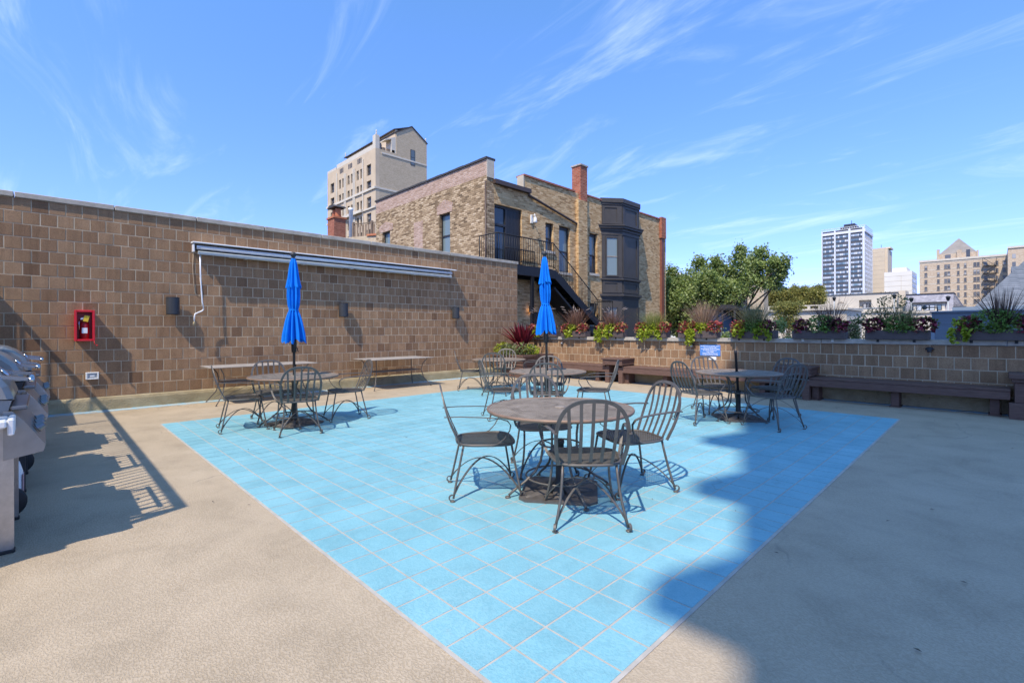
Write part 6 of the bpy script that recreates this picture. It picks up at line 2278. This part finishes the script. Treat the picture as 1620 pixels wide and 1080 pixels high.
def tree(name, label, cat, loc, trunk_h, clumps, leaf, size, per, mat, r0=.2, group=None, dirs=None):
    """clumps: (x,y,z,rx,ry,rz) relative to loc; sprays of leaves round twigs in each clump"""
    t_ = thing(name, label, cat, loc, 0, group)
    m = MB()
    tp = limb(m, (0, 0, 0), (0, 0, trunk_h), r0, r0 * .6, .25, 9)
    V = []
    for (x, y, z, rx, ry, rz) in clumps:
        limb(m, tuple(tp[-1 - rng.randrange(3)]), (x, y, z - rz * .3), r0 * .38, .03, .35)
        nt = max(6, int(17 * (rx * ry * rz) ** .45))
        for k in range(nt):
            d = nrg.normal(size=3); d[2] = d[2] * .7 + .25; d /= np.linalg.norm(d)
            tipv = np.array([x, y, z]) + d * np.array([rx, ry, rz]) * nrg.uniform(.75, 1.22)
            st0 = np.array([x, y, z]) + d * np.array([rx, ry, rz]) * .15
            if k % 2 == 0:
                m.tube([tuple(st0), tuple((st0 + tipv) / 2 + np.array([0, 0, .04])), tuple(tipv)], [.022, .014, .006], 4)
            cnt = int(per * nrg.uniform(.6, 1.3))
            q = nrg.uniform(.15, 1.0, cnt) ** .8
            P = st0 + (tipv - st0) * q[:, None] + nrg.normal(size=(cnt, 3)) * (size * 1.35 + .10 * (rx + rz) * .5) * (1.15 - .7 * q[:, None])
            V.append(P)
    m.build('trunk', M['bark'], t_)
    vq = leaf_quads(np.concatenate(V), size, droop=.3, aspect=.68, up=.25)
    cr_ = inst('crown', mesh_np('crown', vq[0], vq[1], M[mat]), t_)
    return t_


big = []
base_c = (-11.6, 27.6)
trng = random.Random(21)
tgt = [(-13.9, 2.4), (-14.0, 3.5), (-13.3, 1.8), (-13.0, 3.9), (-12.4, 2.6), (-12.2, 4.6), (-11.9, 1.7), (-11.5, 3.6), (-11.3, 5.0), (-10.8, 2.6), (-10.6, 4.4), (-10.1, 5.3), (-10.0, 3.4), (-9.6, 4.5), (-9.1, 5.0), (-12.9, 2.9), (-11.0, 1.9), (-9.2, 4.3), (-10.4, 2.9), (-14.6, 1.6), (-14.4, 2.9), (-14.2, 4.5), (-13.6, 4.3), (-13.0, 5.0), (-14.7, 3.9)]
tgt = [(x, z - .38 * max(0, min(1, z - 3.4))) for x, z in tgt]
for (x, z) in tgt:
    big.append((x - base_c[0], trng.uniform(-1.3, 1.6), z - GZ, trng.uniform(.65, .95), trng.uniform(.7, 1.0), trng.uniform(.55, .85)))
for (x, z) in ((-8.4, 4.9), (-8.0, 4.3), (-8.45, 3.7), (-7.85, 4.75)):
    big.append((x - base_c[0], trng.uniform(-.5, .5), z - GZ, .34, .4, .36))
for (x, z) in ((-12.3, 5.25), (-11.2, 5.3), (-9.85, 5.55), (-8.75, 5.3), (-13.9, 4.9)):
    big.append((x - base_c[0], trng.uniform(-.5, .5), z - GZ, .30, .4, .42))
for k in range(26):
    x = trng.uniform(-14.7, -10.1)
    top = 3.5 + 1.2 * max(0, 1 - ((x + 11.2) / 3.2) ** 2)
    z = trng.uniform(1.4 if x < -10.7 else 3.0, max(top, 3.8))
    big.append((x - base_c[0], trng.uniform(-1.2, 1.2), z - GZ, trng.uniform(.55, .85), .8, trng.uniform(.5, .75)))
tree('broad_tree', 'large full leafed green tree beyond the parapet right of the brick building', 'tree', (base_c[0], base_c[1], GZ), 9.6, big, None, .135, 120, 'tree_leaf', .26)
# lower saplings along the alley
for n, (x, y, h_, lab, mt) in enumerate(((-9.05, 22.5, 10.35, 'young green tree rising between the coleus boxes left of the blue sign', 'tree_leaf'), (-6.35, 22.5, 10.9, 'dark green young tree behind the gap left of the shaded boxes', 'tree_leaf'),
                                         (-3.85, 22.0, 10.95, 'pale olive bush tree filling the gap between two shaded flower boxes', 'bush_leaf'))):
    cl = [(trng.uniform(-.4, .4), trng.uniform(-.3, .3), h_ - .25 - .38 * k, .34 + .05 * k, .4, .36) for k in range(5)]
    tree('young_tree', lab, 'tree', (x, y, GZ), h_ - 1.2, cl, None, .10, 70, mt, .06)
# olive trees on a roof terrace beyond
for n in range(6):
    x = -26.1 + n * 1.45
    cl = [(trng.uniform(-.5, .5), trng.uniform(-.6, .6), 14.2 + trng.uniform(-.5, 2.1), .9, .8, .8) for k in range(9)] + [(trng.uniform(-.4, .4), 0, 16.4 + trng.uniform(0, .35), .35, .4, .4)]
    lab = ['leftmost', 'second from left', 'third from left', 'fourth from left', 'fifth from left', 'rightmost'][n]
    tree('olive_tree', 'yellow olive roof terrace tree, %s of the clipped row' % lab, 'tree', (x, 82.0, GZ), 13.2, cl, None, .22, 75, 'hedge_leaf', .10, 'trees in a row on the far roof terrace')
cl = [(trng.uniform(-1.0, 1.2), trng.uniform(-.6, .6), 10.6 + trng.uniform(-.6, 3.0), .8, .7, .7) for k in range(12)]
tree('olive_tree', 'yellow olive tree standing lower in front of the right end of the row', 'tree', (-16.7, 60.0, GZ), 9.5, cl, None, .17, 60, 'hedge_leaf', .10)
for n, (x, y) in enumerate(((-52, 150), (-46, 152), (-41, 150))):
    cl = [(trng.uniform(-1.8, 1.8), trng.uniform(-1, 1), 17 + trng.uniform(-1.5, 2.4), 1.5, 1.2, 1.1) for k in range(7)]
    lab = ['left', 'middle', 'right'][n]
    tree('distant_tree', 'dark distant street tree at the foot of the white high-rise, %s one' % lab, 'tree', (x, y, GZ), 14.5, cl, None, .5, 40, 'tree_leaf', .2)
